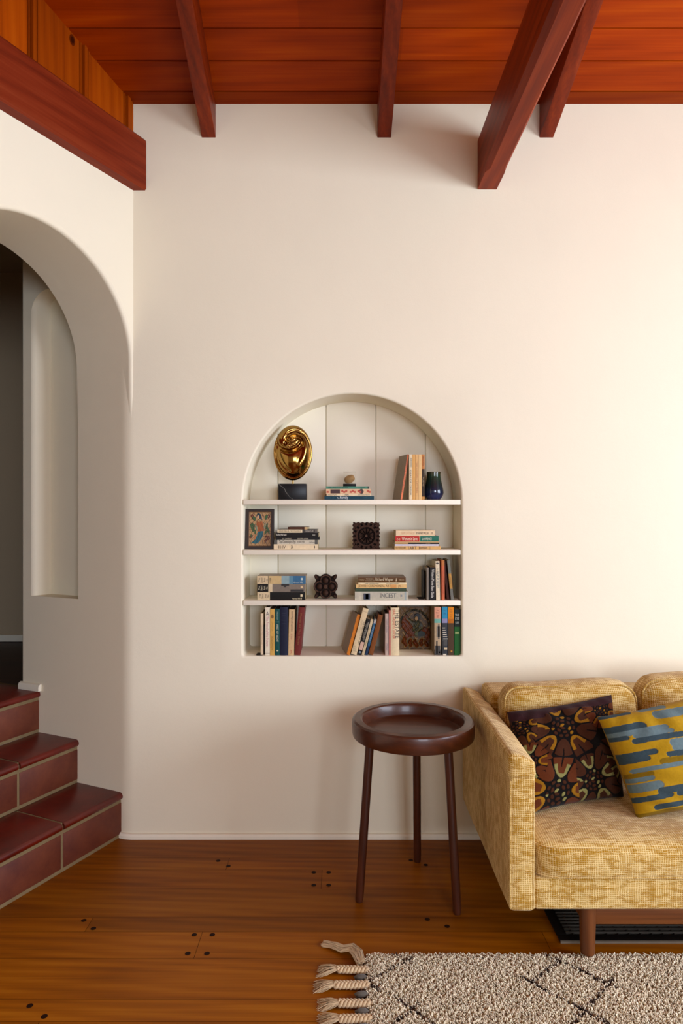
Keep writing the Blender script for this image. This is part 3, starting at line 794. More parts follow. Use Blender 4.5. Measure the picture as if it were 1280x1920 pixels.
# ------------------------------------------------------------------ rug with braided fringe
RX0, RX1, RY0, RY1 = .068, 2.30, 1.30, 1.995
rug = thing('rug', 'cream shaggy wool rug with thin brown diamond lines and a braided fringe', 'rug', ((RX0+RX1)/2, (RY0+RY1)/2, 0))
Rc = np.array([(RX0+RX1)/2, (RY0+RY1)/2, 0])
segs = []
def sg(x0, y0, x1, y1): segs.append((x0, y0, x1, y1))
sg(.600, 1.985, .7465, 1.841); sg(.500, 1.888, .85, 1.535); sg(.626, 1.958, .514, 1.864); sg(.745, 1.877, .45, 1.582)
sg(.151, 1.992, .2066, 1.944); sg(.2096, 1.973, .0767, 1.876); sg(.0757, 1.864, .10, 1.838); sg(.125, 1.826, .45, 1.50); sg(.202, 1.784, .07, 1.655)
for k in range(5):
    ox = .95+k*.42
    sg(ox+.1, 1.985, ox+.45, 1.63) if k else None
    if k: sg(ox, 1.60, ox+.2, 1.80); sg(ox+.2, 1.80, ox+.4, 1.60); sg(ox, 1.60, ox+.2, 1.40); sg(ox+.2, 1.40, ox+.4, 1.60)
sg(.85, 1.535, .65, 1.335); sg(.45, 1.50, .65, 1.30); pass
# backing
MB().box((RX0+.004-Rc[0], RY0-Rc[1], .001), (RX1-Rc[0], RY1-.004-Rc[1], .010), 0, srgb('#a8977c')).build('backing', M['wool'], rug)
def pile():
    sp_ = .0039
    gx, gy = np.meshgrid(np.arange(RX0, RX1, sp_), np.arange(RY0, RY1, sp_))
    x = (gx+rng.uniform(-.5, .5, gx.shape)*sp_).ravel(); y = (gy+rng.uniform(-.5, .5, gx.shape)*sp_).ravel()
    # wavy outline with rounded corners
    ed = .005*np.sin(y*40)+.003*np.sin(y*90+1)
    keep = (x > RX0+ed) & (y < RY1-.003*np.abs(np.sin(x*30))) & ~(((x-RX0) < .03) & ((RY1-y) < .03) & (np.hypot(x-RX0-.03, y-RY1+.03) > .03))
    x, y = x[keep], y[keep]; n = len(x)
    # tufts clump together
    cx = .004*np.sin(x*310+3*np.sin(y*120)); cy = .004*np.sin(y*290+3*np.sin(x*140))
    hgt = rng.uniform(.0170, .0205, n) + .0012*np.sin(x*75+2*np.sin(y*30))*np.sin(y*70)
    edge = np.minimum(np.minimum(x-RX0, RY1-y), .03)/.03; hgt *= .72+.28*np.clip(edge, 0, 1)
    lean = rng.normal(0, .0022, (n, 2)) + np.stack([cx-.002, cy-.003], 1)
    rad = rng.uniform(.0025, .0034, n)
    D = np.full(n, 9.)
    jx, jy = x+rng.normal(0, .0012, n), y+rng.normal(0, .0012, n)
    for (x0, y0, x1, y1) in segs:
        dx, dy = x1-x0, y1-y0; t = np.clip(((jx-x0)*dx+(jy-y0)*dy)/(dx*dx+dy*dy), 0, 1)
        D = np.minimum(D, np.hypot(jx-x0-t*dx, jy-y0-t*dy))
    dark = D < (.0030+.0016*np.sin(x*200+y*140))
    base = np.array(srgb('#f6e6c6')); tint = rng.uniform(.82, 1.12, (n, 1))*np.array([[1, 1, 1]]); tint = tint*(1+rng.normal(0, .010, (n, 3)))
    col = base*tint; col[dark] = np.array(srgb('#3e2a1c'))*rng.uniform(.8, 1.2, (dark.sum(), 1))
    ang = rng.uniform(0, 2*pi, n)
    V = np.zeros((n, 10, 3))
    for k in range(3):
        a = ang+k*2*pi/3
        V[:, k, 0] = x+rad*np.cos(a)*1.1; V[:, k, 1] = y+rad*np.sin(a)*1.1; V[:, k, 2] = .008
        V[:, 3+k, 0] = x+lean[:, 0]*.45+rad*np.cos(a+.5); V[:, 3+k, 1] = y+lean[:, 1]*.45+rad*np.sin(a+.5); V[:, 3+k, 2] = hgt*.66
        V[:, 6+k, 0] = x+lean[:, 0]+rad*.62*np.cos(a+1.0); V[:, 6+k, 1] = y+lean[:, 1]+rad*.62*np.sin(a+1.0); V[:, 6+k, 2] = hgt*.93
    V[:, 9, 0] = x+lean[:, 0]*1.2; V[:, 9, 1] = y+lean[:, 1]*1.2; V[:, 9, 2] = hgt
    V -= Rc
    o_ = (np.arange(n)*10)[:, None]
    tr = []
    for k in range(3):
        l = (k+1) % 3; tr += [[k, l, 3+l], [k, 3+l, 3+k], [3+k, 3+l, 6+l], [3+k, 6+l, 6+k], [6+k, 6+l, 9]]
    tr = np.array(tr).ravel(); Fi = (o_+tr[None, :]).ravel().astype(np.int32); nt_ = n*15
    me = bpy.data.meshes.new('pile'); me.vertices.add(n*10); me.vertices.foreach_set('co', V.ravel())
    me.loops.add(nt_*3); me.loops.foreach_set('vertex_index', Fi)
    me.polygons.add(nt_); me.polygons.foreach_set('loop_start', np.arange(nt_, dtype=np.int32)*3)
    me.polygons.foreach_set('loop_total', np.full(nt_, 3, dtype=np.int32))
    me.update(calc_edges=True)
    ca = me.color_attributes.new('tone', 'FLOAT_COLOR', 'POINT')
    ca.data.foreach_set('color', np.repeat(np.concatenate([col, np.ones((n, 1))], 1), 10, axis=0).ravel())
    me.materials.append(M['wool']); me.polygons.foreach_set('use_smooth', np.ones(nt_, dtype=bool))
    o = bpy.data.objects.new('pile', me); COL.objects.link(o); o.parent = rug; o['kind'] = 'stuff'
pile()
WOOL = srgb('#d0b48c')
def fibre_bundle(mb, p0, dirv, spread, length, n_, r0, rr_):
    d = Vector(dirv).normalized(); side = d.cross(Vector((0, 0, 1))).normalized()
    for k in range(n_):
        a = random.uniform(-1, 1); hgt = random.uniform(0, 1); L_ = length*random.uniform(.75, 1.1)
        pts = []; w1, w2 = random.uniform(-1, 1), random.uniform(0, 6)
        for i in range(6):
            t = i/5; s_ = a*(r0+(spread-r0)*t**.8) + .0025*sin(t*5+w2)
            z = max(.0014, (p0[2]*(1-t)+.004*hgt + .006*sin(t*pi)*hgt) - .002*t)
            pts.append(Vector((p0[0], p0[1], 0)) + d*L_*t + side*s_ + Vector((0, 0, z)))
        f_ = random.uniform(.78, 1.1); c = tuple(x*f_ for x in WOOL)
        mb.tube(pts, [rr_]*5+[rr_*.5], 5, col=c)
def braid(y0, length, ang, nf=85, frl=.055):
    mb = MB(); d = Vector((-cos(ang), sin(ang), 0)); s_ = Vector((-d.y, d.x, 0)); o_ = Vector((RX0+.006, y0, .0105))
    n_ = 34; per = .030
    for k in range(3):
        pts = []; ra = []
        for i in range(n_+1):
            t = i/n_; x = t*length; ph = 2*pi*x/per + k*2*pi/3
            pts.append(o_ + d*x + s_*(.0088*sin(ph)) + Vector((0, 0, .0036*sin(2*ph+.6)))); ra.append(.0056*(1-.15*t))
        f_ = random.uniform(.9, 1.05); mb.tube(pts, ra, 8, col=tuple(c*f_ for c in WOOL))
    e = o_ + d*length
    mb.tube([e-d*.003+s_*-.006, e+Vector((0, 0, .007)), e-d*-.003+s_*.006], .0028, 6, col=WOOL)
    fibre_bundle(mb, (e.x, e.y, .011), d, .025, frl, nf, .006, .0008)
    for v_i, v_ in enumerate(mb.v): mb.v[v_i] = (v_[0]-Rc[0], v_[1]-Rc[1], max(.0008, v_[2]))
    mb.build('tassel', M['wool'], rug, smooth=60)
# loose untwisted corner tassel
mb = MB()
cp = [Vector((.056, 1.950, .012)), Vector((.046, 1.99, .016)), Vector((.028, 2.016, .014)), Vector((.004, 2.016, .010)), Vector((-.024, 2.036, .008)), Vector((-.055, 2.050, .004))]
for k in range(90):
    a, h_ = random.uniform(-1, 1), random.uniform(0, 1); w2 = random.uniform(0, 6); pts = []
    for i, p in enumerate(cp):
        t = i/(len(cp)-1); dd = (cp[min(i+1, 5)]-cp[max(i-1, 0)]).normalized(); sd = Vector((-dd.y, dd.x, 0))
        pts.append(p + sd*a*(.016 if 0 < i < 4 else .011) + sd*.003*sin(t*9+w2) + Vector((0, 0, (h_-.4)*.008)) + dd*random.uniform(-.004, .004))
    pts = [Vector((q_.x, q_.y, max(q_.z, .0012))) for q_ in pts]
    f_ = random.uniform(.8, 1.1); mb.tube(pts, .0010, 5, col=tuple(c*f_ for c in WOOL))
mb.v = [(v_[0]-Rc[0], v_[1]-Rc[1], v_[2]) for v_ in mb.v]
mb.build('tassel', M['wool'], rug, smooth=60)
for y0, ln, an in ((1.922, .085, .06), (1.862, .092, .02), (1.791, .080, .04), (1.738, .078, .0), (1.68, .085, .05), (1.625, .085, -.04), (1.57, .085, .06), (1.51, .085, 0), (1.455, .085, .05), (1.40, .085, 0), (1.35, .085, .03)):
    braid(y0, ln, an)
for y0 in (1.893, 1.826, 1.763, 1.709, 1.652):
    mb = MB(); vs = []; fs = []; nn = 12
    rs_ = []
    for i in range(8):
        a = i/7*pi; rs_.append([(RX0-.014+.019*sin(a)*cos(b_*2*pi/nn)*(1+.15*sin(b_*3+i)) - Rc[0], y0+.010*sin(a)*sin(b_*2*pi/nn)*(1+.15*cos(b_*2+i)) - Rc[1], .009+.0085*cos(a)) for b_ in range(nn)])
    mb.rings(rs_, col=srgb('#5e574e')); mb.build('yarn_knot', M['wool'], rug, smooth=80)['label'] = 'dark grey wool knot'

# ------------------------------------------------------------------ lettering and books
INK = {}
def ink(col):
    if col not in INK:
        m, nt, b = new_mat('printed_ink', .5); b.inputs['Base Color'].default_value = (*srgb(col), 1); INK[col] = m
    return INK[col]
def text_mesh(s, size, width=None, bold=0.0):
    cu = bpy.data.curves.new('t', 'FONT'); cu.body = s; cu.size = size; cu.align_x = 'CENTER'; cu.align_y = 'CENTER'; cu.offset = bold*size; cu.resolution_u = 3
    o = bpy.data.objects.new('t', cu); COL.objects.link(o); bpy.context.view_layer.update()
    dg = bpy.context.evaluated_depsgraph_get(); me = bpy.data.meshes.new_from_object(o.evaluated_get(dg))
    bpy.data.objects.remove(o)
    vs = [v.co.copy() for v in me.vertices]; fs = [tuple(p.vertices) for p in me.polygons]
    if vs:
        x0 = min(v.x for v in vs); x1 = max(v.x for v in vs); y0 = min(v.y for v in vs); y1 = max(v.y for v in vs); cy = (y0+y1)/2; cx = (x0+x1)/2
        kx = width/(x1-x0) if width else 1.0
        vs = [Vector(((v.x-cx)*kx, v.y-cy, 0)) for v in vs]
    bpy.data.meshes.remove(me)
    return vs, fs
BY = 2.733          # how far back the spines stand
KB = BY/F
def make_book(label, Lg, Th, D, cover, loc, rot=0.0, yaw=0.0, lying=False, hard=False, bands=(), texts=(), side=None, marks=(), group=None, pages='pages'):
    """built in spine coordinates s (head to tail), c (across), d (depth)"""
    def W(s, c, d):
        return (s-Lg/2, d, c+Th/2) if lying else (c, d, Lg-s)
    root = thing('book', label, 'book', loc, (0, rot, yaw), group)
    ct = .0026 if hard else .0009; ov = .003 if hard else 0; cc = srgb(cover)
    side = srgb(side) if side else cc
    mb = MB(); ns = 6; bow = (.05 if hard else .02)*Th
    def cr(s, ins=0.0):    # spine cross-section
        return [W(s, -Th/2+Th*k/ns, -bow*(1-(2*k/ns-1)**2)+ins) for k in range(ns+1)]
    bl = sorted([(0, 1, cc)] + [(a, b_, srgb(c)) for a, b_, c in bands], key=lambda t: t[0])
    stops = sorted({0.0, 1.0} | {v for a, b_, c in bands for v in (a, b_)})
    for a, b_ in zip(stops, stops[1:]):
        m_ = (a+b_)/2; col = cc
        for x, y, c in bands:
            if x <= m_ <= y: col = srgb(c)
        r0, r1 = cr(a*Lg), cr(b_*Lg); mb.rings([r0, r1], close=False, col=col)
    mb.rings([cr(0, .0018), cr(Lg, .0018)], close=False, col=cc)
    for e in (0, Lg): mb.rings([cr(e), cr(e, .0018)], close=False, col=cc)
    for sg_ in (-1, 1):
        a, b_ = sorted((sg_*Th/2, sg_*(Th/2-ct)))
        p0, p1 = W(0, a, .0), W(Lg, b_, D)
        lo = tuple(min(u, v) for u, v in zip(p0, p1)); hi = tuple(max(u, v) for u, v in zip(p0, p1))
        mb.box(lo, hi, col=side)
    mb.build('cover', M['cover'], root, smooth=30)
    p0, p1 = W(ov+.0004, -Th/2+ct, .002), W(Lg-ov-.0004, Th/2-ct, D-ov-.001)
    MB().box(tuple(min(u, v) for u, v in zip(p0, p1)), tuple(max(u, v) for u, v in zip(p0, p1))).build('page_block', M[pages], root)
    off = -bow-(.0009 if hard else .0005)
    for tx in texts:
        s_, pos, c_, size, width, col, across = (list(tx)+[0, 0])[:7]
        vs, fs = text_mesh(s_, size*Th*1.35, (width*Lg if not across else width*Th) if width else None)
        if not vs: continue
        if across: P = [W(pos*Lg-v.y, c_*Th+v.x, off) for v in vs]
        else: P = [W(pos*Lg+v.x, c_*Th+v.y, off+bow*min(1, ((2*(c_*Th+v.y)/Th)**2))) for v in vs]
        MB().add(P, fs).build('lettering', ink(col), root, smooth=0, fixn=False)
    for (sa, sb, ca, cb, col) in marks:
        P = [W(s*Lg, c*Th, off-.00005) for s, c in ((sa, ca), (sb, ca), (sb, cb), (sa, cb))]
        MB().add(P, [(0, 1, 2, 3)]).build('spine_mark', ink(col), root, smooth=0, fixn=False)
    return root
def lying(label, x0, x1, y0, y1, zb, cover, D=.12, yaw=0.0, dy=0.0, **k):
    Lg = (x1-x0)*KB; Th = (y1-y0)*KB
    return make_book(label, Lg, Th, D, cover, (((x0+x1)/2-640)*KB, BY+dy, zb), 0, yaw, True, **k), zb+Th
def stack(zb, items, group):
    z = zb
    for it in items:
        lab, x0, x1, y0, y1, cov, kw = it
        o, z = lying(lab, x0, x1, y0, y1, z+.0002, cov, group=group, **kw)
    return z
def upright(label, x0, x1, ytop, ybot, zb, cover, D=.12, lean=0.0, yaw=0.0, dy=0.0, xw=None, **k):
    Th = (x1-x0)*KB; Lg = (ybot-ytop)*KB
    X = ((x0+x1)/2-640)*KB
    if lean:
        Th_ = Th; Lg_ = Lg
        sgn = 1 if lean > 0 else -1
        z = zb + Th_/2*abs(sin(lean)) + .0002
        return make_book(label, Lg_, Th_, D, cover, (X, BY+dy, z), lean, yaw, False, **k)
    return make_book(label, Lg, Th*.985, D, cover, (X, BY+dy, zb+.0002), 0, yaw, False, **k)

CR, CRD = '#e2cda6', '#d2b98c'
# ---- top shelf
G1 = 'books lying in the stack under the clear display box'
zt1 = stack(SH[0], [
    ('dark teal book with pale lettering at the bottom of the stack under the clear box', 608, 701, 930, 937, '#123c4a', dict(D=.135, texts=[('The', .275, -.05, .48, .05, '#c8d2d0'), ('Family', .395, 0, .85, .165, '#d6dcd8'), ('MARGARET ALLEN', .12, 0, .3, .17, '#31606e'), ('HARPER & ROW', .87, 0, .3, .19, '#31606e')])),
    ('thin cream book with small black lettering lying on the dark teal book', 612.5, 695.5, 926.2, 930, '#e8d2aa', dict(texts=[('ANAIS NIN', .12, 0, .55, .2, '#2a1c12'), ('NIN', .45, 0, .8, .08, '#2a1c12'), ('AN INTRODUCTION TO', .83, 0, .5, .28, '#2a1c12')])),
    ('cream book patterned with red leaves and two dark medallions, second from top of its stack', 611, 695, 917, 926.2, '#e4bd93', dict(
        marks=[(.10, .31, -.42, .42, '#3a120c')] + [(p, p+.045, -.30+.2*(i % 2), .10+.2*(i % 2), '#b8492f') for i, p in enumerate((.015, .34, .385, .43, .53, .575, .62, .70, .74, .91, .95))],
        texts=[('A VISIT', .15, .0, .40, .07, '#e4bd93'), ('FROM', .205, 0, .40, .05, '#e4bd93'), ('THE SUN', .265, 0, .45, .08, '#e4bd93'), ('●', .79, 0, 1.0, .10, '#3a1a12')])),
    ('thin sea-green book on top of the stack, directly under the clear box', 611, 692, 911.8, 916.6, '#4f8a70', dict(texts=[('THE CHOICE OF THE TREE', .28, 0, .62, .46, '#12261c'), ('LAUREL', .85, 0, .5, .12, '#173026')], marks=[(.965, .99, -.5, .5, '#142a20')])),
], G1)
G2 = 'thin paperbacks standing together on the top shelf'
upright('thin slanted paperback with grey patterned cover and orange spine, by the cream paperbacks', 750.6, 753.8, 851, 937, SH[0], '#d8764a', D=.115, lean=R(9.0), yaw=R(12), side='#93846e', group=G2,
        texts=[('ESSAYS ON POETRY', .5, 0, .7, .7, '#7a3018')])
upright('cream paperback with black lettering, leftmost upright one on the top shelf', 766.8, 772.4, 852, 937, SH[0], '#e8d4ac', D=.11, group=G2, texts=[('IDEAS OF ORDER', .62, .0, .55, .56, '#2a2018'), ('BOB JONES', .18, .1, .55, .2, '#2a2018')])
upright('plain amber paperback between the black-lettered cream one and the red-lettered cream one', 772.6, 778.4, 852, 937, SH[0], '#d9a45c', D=.11, group=G2)
upright('cream-orange paperback with faint red lettering on the top shelf', 778.6, 784.2, 852, 937, SH[0], '#dfb070', D=.11, group=G2, texts=[('THE LOWELL LETTERS', .5, 0, .5, .7, '#a8642c')])
upright('plain pale cream paperback without lettering on the top shelf, second from the vase', 784.4, 790.4, 852, 937, SH[0], '#e4bc7e', D=.11, group=G2)
upright('paperback with orange top and dark picture on its spine, touching the vase', 790.6, 795.8, 852, 937, SH[0], '#3c2c1c', D=.11, group=G2, bands=[(0, .32, '#c27c3c'), (.93, 1, '#c08a48')],
        texts=[('SELECTED', .15, 0, .5, .2, '#5c2c10'), ('POEMS', .6, 0, .55, .2, '#a89068')])

# ---- second shelf, left stack
G3 = 'books lying in the stack beside the painted panel'
stack(SH[1], [
    ('thick cream book with sparse black marks, bottom of the stack beside the painted panel', 513, 596, 1021, 1031, '#e8d2aa', dict(D=.13, yaw=0, texts=[('III·IV', .19, 0, .62, .16, '#3a2a20'), ('24', .41, 0, .62, .05, '#3a2a20'), ('♦', .92, 0, .4, .03, '#3a2a20')])),
    ('grey and cream book with large black title lying on the thick cream book', 513.5, 595.5, 1013, 1021, '#cfc6ae', dict(bands=[(0, .075, '#5e5c54'), (.93, 1, '#5e5c54')], texts=[('The Cosmological Eye', .305, 0, .72, .38, '#26221c'), ('by Henry Miller', .62, 0, .5, .17, '#4a4438'), ('New Directions', .87, 0, .35, .12, '#4a4438')])),
    ('thin black book with tiny white lettering under the thicker black book', 517, 599, 1008.6, 1013, '#17120f', dict(yaw=R(1.2), texts=[('D.H. LAWRENCE', .25, 0, .55, .2, '#c8bc9c'), ('SELECTED LETTERS', .62, 0, .5, .25, '#c8bc9c')])),
    ('black book with bold white lettering in the stack beside the painted panel', 516, 597, 999.5, 1008.6, '#17130f', dict(texts=[('The Henry Miller Reader', .14, .02, .42, .24, '#e4dcc8'), ('NDP 269', .89, .02, .3, .06, '#d8d0bc')])),
    ('cream and grey book with faint lettering lying on the black book', 520, 595, 993.6, 999.5, '#45403a', dict(bands=[(0, .62, '#ead6ae'), (.94, 1, '#6a645a')], texts=[('HENRY MILLER: THE COLOSSUS', .31, 0, .5, .54, '#6e5c3c'), ('SIGNATURE', .8, 0, .6, .2, '#bcb4a0')])),
    ('small dark brown book on the very top of the stack beside the painted panel', 539, 576, 988.8, 993.5, '#4a2c1c', dict(D=.09, yaw=R(-3), bands=[(.86, 1, '#c8a878')], texts=[('——————', .42, 0, .5, .62, '#a07c58')])),
], G3)
# ---- second shelf, right stack
G4 = 'books lying in the stack right of the square carved block'
stack(SH[1], [
    ('tan book with bold black lettering, lowest of the stack right of the square block', 739.5, 826, 1024.3, 1030.8, '#d6a862', dict(yaw=R(.5), texts=[('WAY OF ESCAPE', .13, 0, .55, .22, '#241608'), ('ART', .40, 0, .9, .16, '#1a1008'), ('HERMANN', .62, 0, .6, .18, '#3a2410')], marks=[(.305, .31, -.5, .5, '#241608'), (.535, .54, -.5, .5, '#241608'), (.765, .77, -.5, .5, '#241608')])),
    ('thin white and lilac book without lettering in the right-hand stack', 740, 822, 1020.6, 1024.3, '#cdc6cc', dict()),
    ('thin dark and tan book lying under the red and green book', 740, 823, 1015.8, 1020.6, '#2c2418', dict(bands=[(0, .3, '#b08a56')], marks=[(0, 1, .12, .5, '#c79f62')], texts=[('NOVELLA', .75, -.2, .3, .1, '#b09868')])),
    ('red and green book with white script title in the right-hand stack', 741, 822, 1005.5, 1015.8, '#b8281e', dict(D=.12, bands=[(.56, 1, '#1f6a55')], marks=[(.555, .57, -.5, .5, '#c8b088')], texts=[('C43', .07, -.1, .4, .08, '#e8c8a0'), ('Women in Love', .33, 0, .62, .36, '#f0e0c0'), ('LAWRENCE', .73, -.05, .42, .22, '#e4dcc0')])),
    ('cream book with pale red and black lettering on top of the red and green book', 742, 815, 995, 1005.5, '#e6caa0', dict(D=.125, texts=[('TROPIC OF CANCER', .30, 0, .42, .36, '#d8a880'), ('BY HENRY MILLER', .68, 0, .42, .32, '#30241a'), ('GP', .93, 0, .4, .05, '#6a5a44')])),
], G4)
# ---- third shelf
G5 = 'three thick paperbacks stacked on the third shelf'
nn5 = '#3a2c1e'
stack(SH[2], [
    ('thick paperback with long black spine panel at the bottom of the stack of three', 482.5, 572, 1111.2, 1126.2, '#15130f', dict(D=.105, yaw=R(-.6), bands=[(0, .26, '#d9c39a')], marks=[(.90, .945, -.08, .22, '#e0cfa4')],
        texts=[('The', .05, 0, .24, .5, nn5, 1), ('Diary of', .11, 0, .24, .6, nn5, 1), ('Anais', .17, .0, .24, .5, nn5, 1), ('Nin', .22, 0, .24, .3, nn5, 1), ('Harvest HB 88', .83, -.3, .2, .2, '#e0cfa4')])),
    ('thick grey-spined paperback with black end in the middle of the stack of three', 482, 572.5, 1096.2, 1111.2, '#7e7263', dict(D=.105, yaw=R(.4), bands=[(0, .23, '#15130f'), (.23, .315, '#d9c39a')], marks=[(.50, .55, .25, .5, '#1a1612'), (.55, .60, .10, .5, '#1a1612'), (.60, .66, .25, .5, '#1a1612'), (.69, .96, -.46, -.18, '#1a1612'), (.90, .945, -.02, .26, '#cfb483')],
        texts=[('The', .04, 0, .24, .5, '#d8cba8', 1), ('Diary of', .095, 0, .24, .6, '#d8cba8', 1), ('Anais', .15, 0, .24, .5, '#d8cba8', 1), ('Nin', .20, 0, .24, .3, '#d8cba8', 1), ('Harvest HB 95', .825, -.32, .2, .22, '#d8cba8')])),
    ('thick paperback with cream and blue spine on top of the stack of three', 482, 573, 1081.2, 1096.2, '#3a6888', dict(D=.105, side='#ab9a88', bands=[(0, .225, '#d8c096'), (.225, .235, '#1a1612'), (.235, .50, '#cdb07a'), (.50, .66, '#8ba3a4'), (.66, .74, '#5c8496')], marks=[(.90, .94, -.02, .26, '#b8c4bc')],
        texts=[('The', .04, 0, .24, .5, nn5, 1), ('Diary of', .10, 0, .24, .6, nn5, 1), ('Anais', .15, 0, .24, .5, nn5, 1), ('Nin', .20, 0, .24, .3, nn5, 1), ('1934', .27, 0, .24, .5, nn5, 1), ('Harvest HBJ', .84, -.32, .18, .2, '#b8c4bc')])),
], G5)
G6 = 'books lying in the stack right of the four-lobed carved block'
stack(SH[2], [
    ('thick grey-white book with large faint title and small blue portrait square', 665, 765, 1109.8, 1125.6, '#b9b29c', dict(D=.13, hard=True, bands=[(.07, .12, '#c9c0a8'), (.93, .965, '#96a09c')], marks=[(.165, .285, -.42, .30, '#2c3444'), (.20, .255, -.38, .22, '#8494b0'), (.86, .885, -.1, .15, '#7c8482')],
        texts=[('INCEST', .625, .05, .56, .30, '#565a58')])),
    ('dark green clothbound book lying on the thick grey-white book', 666, 761.5, 1103.4, 1109.8, '#3c4a34', dict(D=.125, hard=True, texts=[('A HISTORY OF JEWISH ART', .45, 0, .4, .62, '#2a3424')])),
    ('cream book with wide brown capitals lying on the dark green book', 667, 762, 1096.8, 1103.4, '#e0b878', dict(D=.12, bands=[(.68, .8, '#d49a58')], texts=[('JEWISH CEREMONIAL ART', .37, 0, .72, .64, '#7a5a2a'), ('JPS', .86, 0, .6, .05, '#a06a34')])),
    ('thin cream book with tiny black lettering under the brown book', 671.5, 762, 1092.2, 1096.6, '#ead3a4', dict(D=.12, texts=[('KARL & ROSENZWEIG', .28, 0, .5, .28, '#2a2014'), ('THE CORRESPONDENCE', .71, 0, .5, .28, '#2a2014')])),
    ('brown book with pale script title on top of the stack right of the four-lobed block', 671, 760.5, 1083.2, 1092, '#5a3a16', dict(D=.125, side='#a08c76', hard=True, texts=[('Richard Wagner', .555, .03, .66, .38, '#d8c49c'), ('STEIN', .07, 0, .34, .11, '#a88c60'), ('THE RACIAL', .245, .2, .24, .16, '#c8b48c'), ('THINKING OF', .245, -.2, .24, .2, '#c8b48c'), ('♟', .80, 0, .5, .03, '#d8c49c'), ('NEBRASKA', .91, 0, .25, .11, '#b89c70')])),
], G6)
G7 = 'books standing at the right end of the third shelf'
upright('thin grey booklet standing left of the black guide on the third shelf', 799.6, 803.6, 1063, 1124, SH[2], '#7c7264', D=.12, yaw=R(1), group=G7)
upright('black book with white vertical title on the third shelf', 804.6, 815.6, 1063, 1124.5, SH[2], '#14100d', D=.12, lean=R(1.2), group=G7, texts=[('Western Movie Start Guide', .50, .02, .48, .86, '#e2dccc')])
upright('cream book with grey-blue vertical lettering, between black guide and coral book', 817.4, 824.8, 1052, 1125, SH[2], '#e0cfac', D=.12, lean=R(-1.0), group=G7, texts=[('THE FRENCH', .28, -.1, .4, .2, '#8a7c60'), ('FILM POETRY', .48, 0, .78, .42, '#56686c'), ('♠', .06, 0, .6, .05, '#3a3024')])
upright('coral orange book standing on the third shelf', 827.8, 833.4, 1049, 1124, SH[2], '#c8653e', D=.125, lean=R(-.3), group=G7, bands=[(0, .14, '#b87036')], texts=[('THE LAST OF THE NUDES', .55, 0, .5, .6, '#a0441e')])
upright('dark rust hardback leaning behind the grey and ochre book', 838.6, 843.2, 1052, 1124, SH[2], '#4e2410', D=.10, lean=R(-6), dy=.012, group=G7, pages='darkpages')
upright('grey book with ochre label leaning against the right end of the third shelf', 845.4, 850.4, 1050, 1125, SH[2], '#6c6a60', D=.12, lean=R(-5.8), group=G7, bands=[(0, .34, '#707468'), (.34, .72, '#b8863c')], texts=[('UPDIKE', .5, 0, .5, .2, '#8a6428')])
# ---- bottom shelf left
G8 = 'books standing at the left end of the bottom shelf'
upright('thin short pale book, leftmost on the bottom shelf by the black bookend', 488.6, 493.2, 1151, 1228.5, SH[3]+.0022, '#dfc6a2', D=.12, group=G8, pages='darkpages', texts=[('COLLECTED STORIES', .5, 0, .4, .5, '#b09878')])
upright('tall cream book with pink vertical title, third from the left on the bottom shelf', 497, 505.6, 1138.5, 1228.5, SH[3], '#e9dcc0', D=.13, group=G8, pages='darkpages', texts=[('The Novel of the Future', .50, .0, .62, .62, '#b8727c'), ('A', .13, 0, .9, .6, '#3c3c48', 1)], marks=[(.955, .962, -.5, .5, '#5a4a3c')])
upright('mustard yellow book standing beside the cream book with pink title', 506, 514.8, 1141.5, 1228.5, SH[3], '#d3a553', D=.13, group=G8, pages='darkpages', texts=[('●', .165, 0, .85, .6, '#7a5a26', 1), ('DIARY OF', .38, 0, .3, .2, '#a88038'), ('SOLOMON', .74, 0, .5, .30, '#7a5620')], bands=[])
upright('dark teal book with white vertical lettering on the bottom shelf', 515.4, 524.2, 1141.5, 1228.5, SH[3], '#0f4a48', D=.13, group=G8, hard=True, pages='darkpages', texts=[('WEST OF NIGHT', .52, 0, .52, .38, '#d0d0b4'), ('MARKHAM', .15, .0, .36, .18, '#8aa898'), ('♦', .90, 0, .4, .03, '#c0c0a0')], marks=[(.27, .275, -.45, .45, '#4c7c74'), (.285, .29, -.45, .45, '#4c7c74')])
upright('wide navy blue clothbound book on the bottom shelf', 524.8, 539.4, 1138.5, 1229, SH[3], '#1c2034', D=.135, group=G8, hard=True, pages='darkpages', texts=[], marks=[(.13, .134, -.3, .3, '#34384a'), (.17, .174, -.3, .3, '#34384a'), (.27, .274, -.3, .3, '#42404a'), (.34, .344, -.3, .3, '#34384a')])
upright('tan cream paperback with black vertical title between the navy and the maroon book', 540.2, 551, 1142.5, 1228.5, SH[3], '#d3b182', D=.13, lean=R(1.0), group=G8, pages='darkpages', texts=[('Sacred Magic and Superstition', .26, .05, .34, .44, '#2a2018'), ('E. Smith', .60, 0, .25, .12, '#a85c4c'), ('7', .935, 0, .55, .3, '#b83028', 1)])
upright('maroon clothbound hardback leaning at the end of the left group on the bottom shelf', 551.6, 562.8, 1137, 1227, SH[3], '#6e2822', D=.135, lean=R(5.3), group=G8, hard=True, pages='darkpages', texts=[('Women and Their Diaries', .45, 0, .36, .66, '#8a5a2a')])
